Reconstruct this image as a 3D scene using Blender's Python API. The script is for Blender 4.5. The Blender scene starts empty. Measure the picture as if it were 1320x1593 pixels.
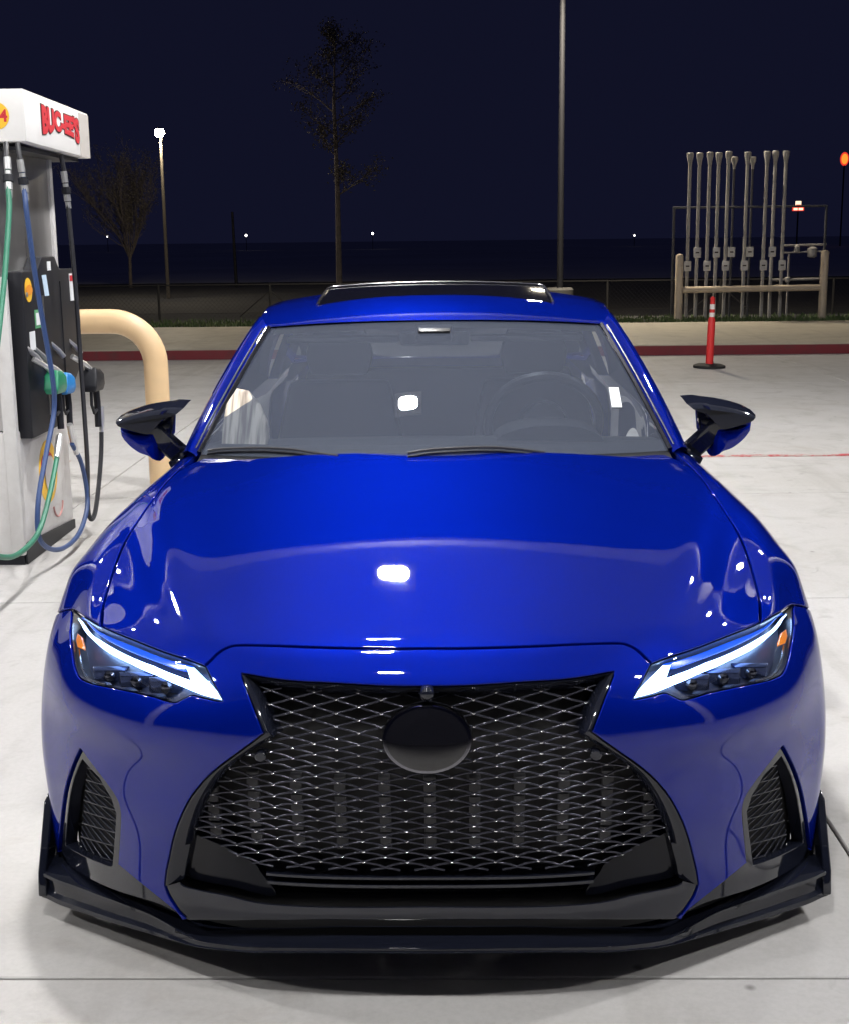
import bpy, math, random
import numpy as np
from mathutils import Vector, Matrix
from mathutils.geometry import delaunay_2d_cdt

R = math.radians
random.seed(7)
rng = np.random.default_rng(7)
scene = bpy.context.scene
COL = scene.collection

# ------------------------------------------------------------------ camera, sky, exposure
cam_d = bpy.data.cameras.new("camera")
cam = bpy.data.objects.new("camera", cam_d)
COL.objects.link(cam)
cam_d.sensor_fit = 'HORIZONTAL'
cam_d.sensor_width = 36.0
cam_d.lens = 2050/1320*36
cam_d.clip_start = .05
cam_d.clip_end = 3000
_p, _y, _r = R(11.75), R(1.1), R(.65)
_f = Vector((-math.sin(_y)*math.cos(_p), math.cos(_y)*math.cos(_p), -math.sin(_p)))
_rt0 = _f.cross(Vector((0, 0, 1))).normalized()
_up0 = _rt0.cross(_f)
_rt = _rt0*math.cos(_r)-_up0*math.sin(_r)
_up = _up0*math.cos(_r)+_rt0*math.sin(_r)
cam.matrix_world = Matrix(((_rt.x, _up.x, -_f.x, .045), (_rt.y, _up.y, -_f.y, -2.35), (_rt.z, _up.z, -_f.z, 1.56), (0, 0, 0, 1)))
scene.camera = cam

world = bpy.data.worlds.new("World")
scene.world = world
world.use_nodes = True
wn = world.node_tree
bg = wn.nodes["Background"]
bg.inputs["Color"].default_value = (.0053, .0060, .0182, 1)     # clear night over a lit town
bg.inputs["Strength"].default_value = 1.0

scene.view_settings.view_transform = 'Standard'
scene.view_settings.look = 'None'
scene.view_settings.exposure = 0
scene.view_settings.gamma = 1
scene.view_settings.use_curve_mapping = False
LUMINAIRE = 940.0

# ------------------------------------------------------------------ helpers
class MB:
    def __init__(s): s.v, s.f = [], []
    def add(s, vs, fs):
        o = len(s.v); s.v += [tuple(map(float, p)) for p in vs]; s.f += [tuple(i+o for i in f) for f in fs]; return s
    def box(s, a, b):
        (x0, y0, z0), (x1, y1, z1) = a, b
        return s.add([(x0,y0,z0),(x1,y0,z0),(x1,y1,z0),(x0,y1,z0),(x0,y0,z1),(x1,y0,z1),(x1,y1,z1),(x0,y1,z1)],
                     [(3,2,1,0),(4,5,6,7),(0,1,5,4),(1,2,6,5),(2,3,7,6),(3,0,4,7)])
    def tube(s, pts, r, n=8, cap=True, up=None):
        P = [Vector(p) for p in pts]; m = len(P)
        rs = r if hasattr(r, '__len__') else [r]*m
        vs, fs = [], []
        t0 = (P[1]-P[0]).normalized()
        a = Vector(up) if up else (Vector((0, 0, 1)) if abs(t0.z) < .9 else Vector((1, 0, 0)))
        for i in range(m):
            t = (P[min(i+1, m-1)]-P[max(i-1, 0)]).normalized()
            a = (a-t*a.dot(t))
            a = a.normalized() if a.length > 1e-6 else t.orthogonal().normalized()
            b = t.cross(a)
            for k in range(n):
                w = 2*math.pi*k/n
                vs.append(P[i]+(a*math.cos(w)+b*math.sin(w))*rs[i])
        for i in range(m-1):
            for k in range(n):
                k2 = (k+1) % n
                fs.append((i*n+k, i*n+k2, (i+1)*n+k2, (i+1)*n+k))
        if cap:
            fs.append(tuple(range(n))[::-1]); fs.append(tuple((m-1)*n+k for k in range(n)))
        return s.add(vs, fs)
    def lathe(s, prof, c=(0, 0, 0), n=20, axis='z', sx=1, sy=1, cap=True):
        vs, fs = [], []
        for r, h in prof:
            for k in range(n):
                w = 2*math.pi*k/n
                q = (r*math.cos(w)*sx, r*math.sin(w)*sy, h)
                if axis == 'y': q = (q[0], -q[2], q[1])
                if axis == 'x': q = (q[2], q[0], q[1])
                vs.append((q[0]+c[0], q[1]+c[1], q[2]+c[2]))
        m = len(prof)
        for i in range(m-1):
            for k in range(n):
                k2 = (k+1) % n
                fs.append((i*n+k, i*n+k2, (i+1)*n+k2, (i+1)*n+k))
        if cap: fs.append(tuple(range(n))[::-1]); fs.append(tuple((m-1)*n+k for k in range(n)))
        return s.add(vs, fs)
    def rings(s, rings, cap=True, close=True):
        n = len(rings[0]); vs = [p for r in rings for p in r]; fs = []
        for i in range(len(rings)-1):
            for k in range(n if close else n-1):
                k2 = (k+1) % n
                fs.append((i*n+k, i*n+k2, (i+1)*n+k2, (i+1)*n+k))
        if cap and close:
            fs.append(tuple(range(n))[::-1]); fs.append(tuple((len(rings)-1)*n+k for k in range(n)))
        return s.add(vs, fs)
    def prism(s, poly, d):
        n = len(poly); d = Vector(d)
        a = [Vector(p) for p in poly]
        return s.rings([a, [p+d for p in a]])
    def grid(s, g):
        nr, nc = len(g), len(g[0])
        return s.add([p for r in g for p in r],
                     [(i*nc+j, i*nc+j+1, (i+1)*nc+j+1, (i+1)*nc+j) for i in range(nr-1) for j in range(nc-1)])

def link(o, parent=None):
    COL.objects.link(o)
    if parent is not None: o.parent = parent
    return o
def fix_normals(me):
    import bmesh
    b = bmesh.new(); b.from_mesh(me); bmesh.ops.recalc_face_normals(b, faces=b.faces); b.to_mesh(me); b.free()
def obj(name, mb, m, parent=None, angle=35, bevel=0, recalc=True, seg=2):
    me = bpy.data.meshes.new(name)
    me.from_pydata(mb.v, [], mb.f)
    if recalc: fix_normals(me)
    if bevel:
        import bmesh
        b = bmesh.new(); b.from_mesh(me)
        bmesh.ops.remove_doubles(b, verts=b.verts, dist=1e-5)
        es = [e for e in b.edges if len(e.link_faces) == 2 and e.calc_face_angle(0) > R(28)]
        bmesh.ops.bevel(b, geom=es, offset=bevel, segments=seg, profile=.6, affect='EDGES', clamp_overlap=True)
        b.to_mesh(me); b.free()
    me.materials.append(m)
    me.shade_smooth()
    me.set_sharp_from_angle(angle=R(angle))
    o = bpy.data.objects.new(name, me)
    return link(o, parent)
def tag(o, label=None, cat=None, group=None, kind=None):
    if label: o["label"] = label
    if cat: o["category"] = cat
    if group: o["group"] = group
    if kind: o["kind"] = kind
    return o
def empty(name, loc=(0, 0, 0)):
    o = bpy.data.objects.new(name, None); o.location = loc; o.empty_display_size = .1
    return link(o)
def thing(name, label, cat, loc=(0, 0, 0), group=None):
    return tag(empty(name, loc), label, cat, group)
def copy_tree(o, parent=None):
    c = o.copy(); link(c, parent)
    for ch in list(o.children): copy_tree(ch, c)
    return c
def smooth(pts, k=6):
    P = [np.array(p, float) for p in pts]
    if len(P) < 3: return [tuple(p) for p in P]
    Q = [2*P[0]-P[1]]+P+[2*P[-1]-P[-2]]; out = []
    for i in range(1, len(Q)-2):
        for j in range(k):
            t = j/k; a, b, c, d = Q[i-1:i+3]
            out.append(tuple(.5*((2*b)+(-a+c)*t+(2*a-5*b+4*c-d)*t*t+(-a+3*b-3*c+d)*t**3)))
    out.append(tuple(P[-1])); return out

# ------------------------------------------------------------------ materials
def mat(name, col, rough=.5, metal=0., coat=0., coat_rough=.03, spec=.5, emit=None, emit_s=0., ior=1.5, trans=0.):
    m = bpy.data.materials.new(name); m.use_nodes = True
    b = m.node_tree.nodes["Principled BSDF"]
    b.inputs["Base Color"].default_value = (*col, 1)
    b.inputs["Roughness"].default_value = rough
    b.inputs["Metallic"].default_value = metal
    b.inputs["Coat Weight"].default_value = coat
    b.inputs["Coat Roughness"].default_value = coat_rough
    b.inputs["Specular IOR Level"].default_value = spec
    b.inputs["IOR"].default_value = ior
    b.inputs["Transmission Weight"].default_value = trans
    if emit:
        b.inputs["Emission Color"].default_value = (*emit, 1); b.inputs["Emission Strength"].default_value = emit_s
    return m
def N(m, t, **kw):
    n = m.node_tree.nodes.new(t)
    for k, v in kw.items():
        if hasattr(n, k): setattr(n, k, v)
        else: n.inputs[k].default_value = v
    return n
def L(m, a, b): m.node_tree.links.new(a, b)
def bsdf(m): return m.node_tree.nodes["Principled BSDF"]
def ramp(m, fac, stops):
    r = N(m, 'ShaderNodeValToRGB'); e = r.color_ramp.elements
    while len(e) < len(stops): e.new(.5)
    for i, (p, c) in enumerate(stops):
        e[i].position = p; e[i].color = (*c, 1) if hasattr(c, '__len__') else (c, c, c, 1)
    L(m, fac, r.inputs[0]); return r.outputs[0]
def mixc(m, f, a, b, mode='MIX'):
    n = N(m, 'ShaderNodeMix', data_type='RGBA', blend_type=mode)
    for s, v in ((n.inputs[0], f), (n.inputs[6], a), (n.inputs[7], b)):
        if hasattr(v, 'is_linked'): L(m, v, s)
        else: s.default_value = v if not hasattr(v, '__len__') else (*v, 1)
    return n.outputs[2]
def noise(m, scale, detail=4, rough=.55, dist=0., vec=None):
    n = N(m, 'ShaderNodeTexNoise'); n.inputs['Scale'].default_value = scale; n.inputs['Detail'].default_value = detail
    n.inputs['Roughness'].default_value = rough; n.inputs['Distortion'].default_value = dist
    if vec is not None: L(m, vec, n.inputs['Vector'])
    return n.outputs[0]
def pos(m): return N(m, 'ShaderNodeNewGeometry').outputs['Position']
def opos(m): return N(m, 'ShaderNodeTexCoord').outputs['Object']
def bump(m, h, strength=.2, dist=.01):
    b = N(m, 'ShaderNodeBump'); b.inputs['Strength'].default_value = strength; b.inputs['Distance'].default_value = dist
    L(m, h, b.inputs['Height']); L(m, b.outputs[0], bsdf(m).inputs['Normal'])

def fresnel(m, ior):
    # same reflectance seen from either side of a single sheet
    fr = N(m, 'ShaderNodeFresnel'); g = N(m, 'ShaderNodeNewGeometry')
    mr = N(m, 'ShaderNodeMapRange'); mr.inputs['To Min'].default_value = ior; mr.inputs['To Max'].default_value = 1/ior
    L(m, g.outputs['Backfacing'], mr.inputs['Value']); L(m, mr.outputs[0], fr.inputs[0])
    return fr
M = {}
def concrete(name, base, warm, dark):
    m = mat(name, base, .62, spec=.35)
    p = pos(m)
    big = noise(m, .55, 5, .6, .4, p); mid = noise(m, 3.2, 6, .65, .6, p); fine = noise(m, 60, 4, .7, 0, p)
    c = mixc(m, ramp(m, big, [(.3, 0), (.7, 1)]), base, warm)
    c = mixc(m, ramp(m, mid, [(.52, 0), (.74, .38)]), c, dark)
    sm = noise(m, 6.5, 3, .5, 1.0, p)
    c = mixc(m, ramp(m, sm, [(.64, 0), (.72, .22), (.8, .4)]), c, tuple(x*.45 for x in dark))
    mp = N(m, 'ShaderNodeMapping'); mp.inputs['Scale'].default_value = (2.2, .16, 1); L(m, p, mp.inputs[0])
    tyre = noise(m, 1.6, 4, .6, .2, mp.outputs[0])
    c = mixc(m, ramp(m, tyre, [(.56, 0), (.70, .30)]), c, dark)
    br = noise(m, 1.5, 5, .7, 1.2, p)
    c = mixc(m, ramp(m, br, [(.57, 0), (.72, .35)]), c, (.30, .25, .21))
    spots = N(m, 'ShaderNodeTexVoronoi'); L(m, p, spots.inputs['Vector']); spots.inputs['Scale'].default_value = 4.3
    c = mixc(m, ramp(m, spots.outputs[0], [(.025, .75), (.07, 0)]), c, tuple(x*.3 for x in dark))
    c = mixc(m, ramp(m, fine, [(.35, .16), (.6, 0)]), c, tuple(x*.5 for x in base))
    oi = N(m, 'ShaderNodeObjectInfo')
    c = mixc(m, ramp(m, oi.outputs['Random'], [(0, .0), (1, .14)]), c, tuple(x*.75 for x in base))
    L(m, c, bsdf(m).inputs['Base Color'])
    L(m, ramp(m, mid, [(.35, .5), (.7, .72)]), bsdf(m).inputs['Roughness'])
    bump(m, fine, .12, .004)
    return m
M['concrete'] = concrete('forecourt_concrete', (.49, .48, .475), (.42, .405, .385), (.24, .22, .20))
M['sidewalk'] = concrete('sidewalk_concrete', (.45, .41, .33), (.36, .33, .28), (.20, .18, .16))
M['joint'] = mat('joint_filler', (.05, .048, .045), .85)
def worn(name, paint, under, lo, hi, rough=.6, sc=7):
    m = mat(name, paint, rough)
    f = noise(m, sc, 6, .7, .3, pos(m))
    L(m, mixc(m, ramp(m, f, [(lo, 0), (hi, 1)]), paint, under), bsdf(m).inputs['Base Color'])
    return m
M['red_curb'] = worn('red_curb_paint', (.17, .012, .02), (.10, .03, .03), .5, .75)
M['red_line'] = worn('red_line_paint', (.40, .03, .04), (.42, .38, .35), .44, .56, sc=9)
M['dirt'] = worn('dark_field', (.03, .03, .035), (.045, .043, .04), .4, .6, .95, .4)
M['field'] = worn('hazed_far_field', (.50, .50, .53), (.42, .42, .45), .4, .6, .95, .05)  # pale colour stands in for haze, fading far ground into the night sky
M['asphalt'] = worn('road_asphalt', (.05, .045, .042), (.035, .033, .033), .4, .6, .9, 2)
def grassmat():
    m = mat('grass_blades', (.05, .11, .03), .7)
    oi = noise(m, 3., 3, .6, 0, pos(m))
    L(m, mixc(m, ramp(m, oi, [(.3, 0), (.7, 1)]), (.035, .09, .022), (.11, .13, .05)), bsdf(m).inputs['Base Color'])
    return m
M['grass'] = grassmat()

def paintmat():
    m = bpy.data.materials.new('blue_mica_paint'); m.use_nodes = True
    nt = m.node_tree; nt.nodes.remove(nt.nodes["Principled BSDF"])
    fl = N(m, 'ShaderNodeTexVoronoi'); fl.inputs['Scale'].default_value = 900
    L(m, opos(m), fl.inputs['Vector'])
    c = mixc(m, ramp(m, fl.outputs[1], [(.2, 0), (.9, .5)]), (.0005, .010, .33), (.0011, .020, .50))
    df = N(m, 'ShaderNodeBsdfDiffuse'); df.inputs[0].default_value = (.0004, .0066, .160, 1)
    g1 = N(m, 'ShaderNodeBsdfGlossy'); g1.distribution = 'BECKMANN'; g1.inputs['Roughness'].default_value = .44; L(m, c, g1.inputs[0])
    m1 = N(m, 'ShaderNodeMixShader'); m1.inputs[0].default_value = .19
    L(m, df.outputs[0], m1.inputs[1]); L(m, g1.outputs[0], m1.inputs[2])
    g2 = N(m, 'ShaderNodeBsdfGlossy'); g2.inputs['Roughness'].default_value = .012
    fr = fresnel(m, 1.5)
    m2 = N(m, 'ShaderNodeMixShader'); L(m, fr.outputs[0], m2.inputs[0]); L(m, m1.outputs[0], m2.inputs[1]); L(m, g2.outputs[0], m2.inputs[2])
    L(m, m2.outputs[0], nt.nodes["Material Output"].inputs[0])
    return m
M['paint'] = paintmat()
M['gloss'] = mat('black_gloss', (.008, .0095, .017), .06, spec=.55)
M['mesh'] = mat('grille_mesh_black', (.045, .046, .062), .2, metal=.55)
M['badge'] = mat('badge_black_glass', (.006, .006, .008), .03, spec=.7)
M['wiper'] = mat('wiper_arm', (.05, .05, .055), .25, spec=.6)
M['insert'] = mat('insert_black', (.004, .0045, .008), .12, spec=.22)
M['satin'] = mat('black_satin', (.012, .012, .014), .38)
M['plastic'] = mat('dark_plastic', (.010, .0105, .015), .5, spec=.35)
M['deep'] = mat('cavity_black', (.004, .004, .005), .8)
M['fin'] = mat('radiator_fin', (.045, .045, .05), .6)
M['chrome'] = mat('bright_trim', (.62, .62, .64), .16, metal=1)
M['darkchrome'] = mat('smoked_trim', (.16, .16, .18), .14, metal=1)
M['tyre'] = mat('tyre_rubber', (.012, .012, .012), .75)
M['rim'] = mat('black_rim', (.02, .02, .022), .25, metal=.6)
M['amber'] = mat('amber_reflector', (.75, .20, .02), .15, coat=1, emit=(1, .32, .03), emit_s=.35)
M['drl'] = mat('daytime_lamp', (.8, .85, .9), .3, emit=(.40, .62, 1.0), emit_s=6)
M['strip_glow'] = mat('blue_strip_glow', (.01, .05, .45), .2, coat=1, emit=(.01, .14, 1.0), emit_s=.75)  # blue plastic, reflected blue painted in as emission
M['lampin'] = mat('lamp_housing', (.025, .03, .055), .35, spec=.5)
M['lampref'] = mat('lamp_reflector', (.05, .065, .13), .25, metal=.8)
def glassmat(name, tint, refl_rough=0., haze=0., hazecol=(.5, .5, .5), ior=1.5):
    m = bpy.data.materials.new(name); m.use_nodes = True
    nt = m.node_tree; nt.nodes.remove(nt.nodes["Principled BSDF"])
    out = nt.nodes["Material Output"]
    tr = N(m, 'ShaderNodeBsdfTransparent'); tr.inputs[0].default_value = (*tint, 1)
    gl = N(m, 'ShaderNodeBsdfGlossy'); gl.inputs['Roughness'].default_value = refl_rough
    fr = fresnel(m, ior)
    mx = N(m, 'ShaderNodeMixShader')
    src = tr.outputs[0]
    if haze:
        df = N(m, 'ShaderNodeBsdfDiffuse'); df.inputs[0].default_value = (*hazecol, 1)
        m2 = N(m, 'ShaderNodeMixShader'); m2.inputs[0].default_value = haze
        L(m, src, m2.inputs[1]); L(m, df.outputs[0], m2.inputs[2]); src = m2.outputs[0]
    L(m, fr.outputs[0], mx.inputs[0]); L(m, src, mx.inputs[1]); L(m, gl.outputs[0], mx.inputs[2])
    L(m, mx.outputs[0], out.inputs[0])
    return m
M['glass'] = glassmat('windscreen_glass', (.50, .54, .58), 0, .12, (.36, .42, .58), 1.62)
M['lens'] = glassmat('lamp_lens', (.93, .95, 1), 0, 0, ior=1.45)
M['tint'] = glassmat('tinted_glass', (.02, .022, .026), 0, 0, ior=1.3)
M['roofglass'] = mat('black_roof_glass', (.004, .004, .006), .05, spec=.6)
M['interior'] = mat('dark_interior', (.010, .010, .012), .7)
M['seat'] = mat('seat_leather', (.012, .012, .015), .5)
M['sticker'] = mat('white_paper', (.80, .84, .88), .6)
def strawmat():
    m = mat('straw_weave', (.6, .5, .38), .8)
    w = N(m, 'ShaderNodeTexNoise'); w.inputs['Scale'].default_value = 9
    mp = N(m, 'ShaderNodeMapping'); mp.inputs['Scale'].default_value = (7, .5, .5); L(m, opos(m), mp.inputs[0]); L(m, mp.outputs[0], w.inputs['Vector'])
    L(m, mixc(m, ramp(m, w.outputs[0], [(.38, 0), (.62, 1)]), (.22, .18, .15), (.75, .66, .54)), bsdf(m).inputs['Base Color'])
    return m
M['straw'] = strawmat()
def steel(name, col, rough):
    m = mat(name, col, rough, metal=.9)
    mp = N(m, 'ShaderNodeMapping'); mp.inputs['Scale'].default_value = (14, 14, .5); L(m, opos(m), mp.inputs[0])
    n = noise(m, 2, 3, .6, 0, mp.outputs[0])
    L(m, ramp(m, n, [(.3, rough-.03), (.7, rough+.05)]), bsdf(m).inputs['Roughness'])
    return m
M['steel'] = steel('brushed_steel', (.46, .455, .45), .30)
M['galv'] = worn('galvanised_pipe', (.42, .40, .38), (.30, .28, .27), .4, .7, .5, 12)
M['white'] = worn('white_enamel', (.80, .79, .77), (.72, .70, .68), .45, .8, .4, 2)
M['cabinet'] = worn('pump_cabinet', (.62, .61, .60), (.50, .48, .47), .4, .8, .35, 5)
M['tan'] = worn('tan_pipe_paint', (.78, .55, .31), (.70, .50, .30), .4, .8, .42, 4)
M['tan2'] = worn('tan_post_paint', (.60, .50, .38), (.50, .42, .33), .4, .8, .55, 6)
M['red'] = mat('red_letter', (.58, .02, .035), .5)
M['outline'] = mat('letter_outline', (.03, .012, .012), .5)
M['yellow'] = mat('yellow_decal', (.85, .50, .03), .5)
M['orange'] = mat('orange_decal', (.75, .27, .02), .5)
M['green'] = mat('green_rubber', (.012, .20, .10), .4)
M['greenhose'] = mat('green_hose', (.02, .17, .10), .45)
M['bluehose'] = mat('blue_hose', (.035, .07, .19), .45)
M['blue'] = mat('blue_rubber', (.01, .20, .55), .4)
M['blackhose'] = mat('black_hose', (.02, .02, .025), .45)
M['silver'] = mat('swivel_metal', (.68, .68, .68), .3, metal=.8)
M['decal_white'] = mat('white_decal', (.78, .80, .82), .5)
M['decal_green'] = mat('green_decal', (.10, .34, .16), .5)
M['decal_pale'] = mat('pale_blue_decal', (.55, .70, .85), .5)
M['delin'] = mat('red_post_plastic', (.72, .03, .03), .5)
M['refl'] = mat('reflective_band', (.85, .78, .74), .4)
M['black_rubber'] = mat('rubber_base', (.015, .015, .015), .8)
M['pole'] = mat('pole_steel', (.011, .011, .016), .7)
M['old_concrete'] = mat('pole_base_concrete', (.13, .125, .12), .8)
M['polepale'] = mat('pale_pole', (.30, .26, .20), .5)
M['lamp'] = mat('street_lamp_glow', (1, 1, 1), .5, emit=(1, .88, .68), emit_s=750)
M['fixture'] = mat('fixture_glow', (1, 1, 1), .5, emit=(1, .985, .97), emit_s=LUMINAIRE)
M['fixture_far'] = mat('pole_lamp_glow', (1, 1, 1), .5, emit=(1, .88, .68), emit_s=1150)
M['dot'] = mat('distant_lamp_glow', (1, 1, 1), .5, emit=(1, .95, .9), emit_s=6)
M['sign_orange'] = mat('lit_sign_orange', (.8, .3, .05), .5, emit=(1, .36, .04), emit_s=1.0)
M['sign_red'] = mat('lit_sign_red', (.7, .05, .03), .5, emit=(1, .06, .03), emit_s=.9)
M['sign_white'] = mat('lit_sign_white', (.9, .8, .7), .5, emit=(1, .72, .5), emit_s=1.6)
M['bark'] = worn('bark', (.24, .20, .17), (.16, .135, .12), .4, .6, .9, 8)
M['leaf'] = worn('sparse_leaves', (.20, .18, .13), (.14, .12, .09), .4, .6, .8, 2)
M['soffit'] = mat('canopy_soffit', (.24, .25, .28), .45)
M['fascia'] = mat('canopy_fascia', (.55, .54, .52), .5)
M['railing'] = mat('fence_metal', (.045, .043, .043), .7)
M['frame_dark'] = mat('dark_pipe_frame', (.06, .06, .07), .6)

# ------------------------------------------------------------------ ground and setting
ground = obj('ground', MB().box((-500, -60, -1.2), (500, 900, -.32)), M['dirt']); tag(ground, kind='structure')
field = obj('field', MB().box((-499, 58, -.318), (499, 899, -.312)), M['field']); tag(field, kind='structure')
fore = obj('forecourt', MB().box((-30, -22, -.319), (30, 15.26, -.014)), M['joint']); tag(fore, kind='structure')
xs = [-24.99, -21.73, -18.47, -15.21, -11.95, -8.72, -5.46, -2.2, 1.064, 4.32, 7.58, 10.84, 14.1, 17.36, 20.62, 23.88]
ys = [-14.8, -11.8, -8.8, -5.8, -2.8, .222, 3.24, 5.64, 8.7, 11.8, 15.255]
for i in range(len(xs)-1):
    for j in range(len(ys)-1):
        g = .0045
        if -9 < xs[i] < 7.5 and ys[j] < 0 and ys[j] > -9: continue        # one long pour in front of the car
        obj('concrete_slab', MB().box((xs[i]+g, ys[j]+g, -.0138), (xs[i+1]-g, ys[j+1]-g, 0)), M['concrete'], fore, bevel=.003, seg=1)
obj('concrete_slab', MB().box((-8.7155, -8.7955, -.0138), (7.5755, .2175, 0)), M['concrete'], fore, bevel=.003, seg=1)
kerb = obj('kerb', MB().box((-30, 15.262, -.3), (30, 15.42, .138)), M['sidewalk'], bevel=.015); tag(kerb, kind='structure')
obj('red_paint', MB().box((-30, 15.256, .0), (30, 15.2618, .124)), M['red_curb'], kerb)
walk = obj('sidewalk', MB().box((-30, 15.4225, -.3), (30, 19.9, .137)), M['sidewalk']); tag(walk, kind='structure')
verge = MB()
verge.grid([[(x, 19.902, .125) for x in (-60, 60)], [(x, 21.9, .13) for x in (-60, 60)], [(x, 24.5, -.316) for x in (-60, 60)]])
verge = obj('verge', verge, M['dirt']); tag(verge, kind='structure')
gb = MB()
for i in range(15000):
    x = rng.uniform(-13, 13); y = 19.92+abs(rng.normal(0, .8))
    if y > 22.2: continue
    z = .128 if y < 21.9 else .07
    h = rng.uniform(.03, .085); a = rng.uniform(0, 6.28); dx, dy = .014*math.cos(a), .014*math.sin(a)
    lx, ly = rng.normal(0, .02, 2)
    gb.add([(x-dx, y-dy, z-.01), (x+dx, y+dy, z-.01), (x+lx, y+ly, z+h)], [(0, 1, 2)])
grass = obj('grass', gb, M['grass'], recalc=False); tag(grass, 'strip of short green grass along the back of the sidewalk', 'grass', kind='stuff')
road = obj('road', MB().box((-160, 32.5, -.318), (160, 39.0, -.312)), M['asphalt']); tag(road, kind='structure')

# painted red line, broken where the hoses and the car park over it
for a, b in ((-2.02, -1.0), (-.9, .9), (1.0, 9.0), (-12, -2.7)):
    o = obj('red_line', MB().box((a, 7.0, .0008), (b, 7.085, .004)), M['red_line']); tag(o, kind='structure')

# canopy overhead (mirrored in the paint and the glass)
can = thing('canopy', 'flat white fuel canopy roof over the forecourt', 'canopy', (0, 0, 0))
CX0, CX1, CY0, CY1, CZ = -7.6, 7.2, -5.4, 8.0, 5.0
obj('soffit', MB().box((CX0, CY0, CZ), (CX1, CY1, CZ+.1)), M['soffit'], can)
fm = MB()
fm.box((CX0-.1, CY0-.1, CZ-.12), (CX1+.1, CY0-.002, CZ+.9)); fm.box((CX0-.1, CY1+.002, CZ-.12), (CX1+.1, CY1+.1, CZ+.9))
fm.box((CX0-.1, CY0, CZ-.12), (CX0-.002, CY1, CZ+.9)); fm.box((CX1+.002, CY0, CZ-.12), (CX1+.1, CY1, CZ+.9))
obj('fascia', fm, M['fascia'], can)
for cx in (-6.2, 5.8):
    for cy in (-2.4, 7.6):
        obj('column', MB().box((cx-.2, cy-.2, 0), (cx+.2, cy+.2, CZ-.002)), M['white'], can, bevel=.01)
lum = thing('canopy_light', 'square white canopy light in the ceiling', 'ceiling light', (0, 0, CZ), 'square canopy lights')
hb = MB(); hb.box((-.19, -.19, -.05), (.19, .19, -.002))
obj('housing', hb, M['white'], lum, bevel=.01)
sq = [(abs(math.cos(a))**.62*math.copysign(1, math.cos(a)), abs(math.sin(a))**.62*math.copysign(1, math.sin(a))) for a in np.linspace(0, 2*math.pi, 33)[:-1]]
obj('diffuser', MB().rings([[(x*.132, y*.118, -.0495) for x, y in sq], [(x*.128, y*.114, -.056) for x, y in sq], [(x*.09, y*.08, -.062) for x, y in sq]]), M['fixture'], lum)
first = True
for lx, wx in ((-.41, 'middle'), (-4.9, 'pump side'), (4.3, 'far side')):
    for ly, wy in ((-2.3, 'first'), (1.2, 'second'), (4.3, 'third'), (7.3, 'fourth')):  # first lights of both side rows are added to brighten the front ground
        if wx != 'middle' and wy == 'third': continue
        o = lum if first else copy_tree(lum); first = False
        o.location = (lx, ly, CZ)
        o["label"] = 'square white canopy light, %s of the %s row in the canopy' % (wy, wx)

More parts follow.
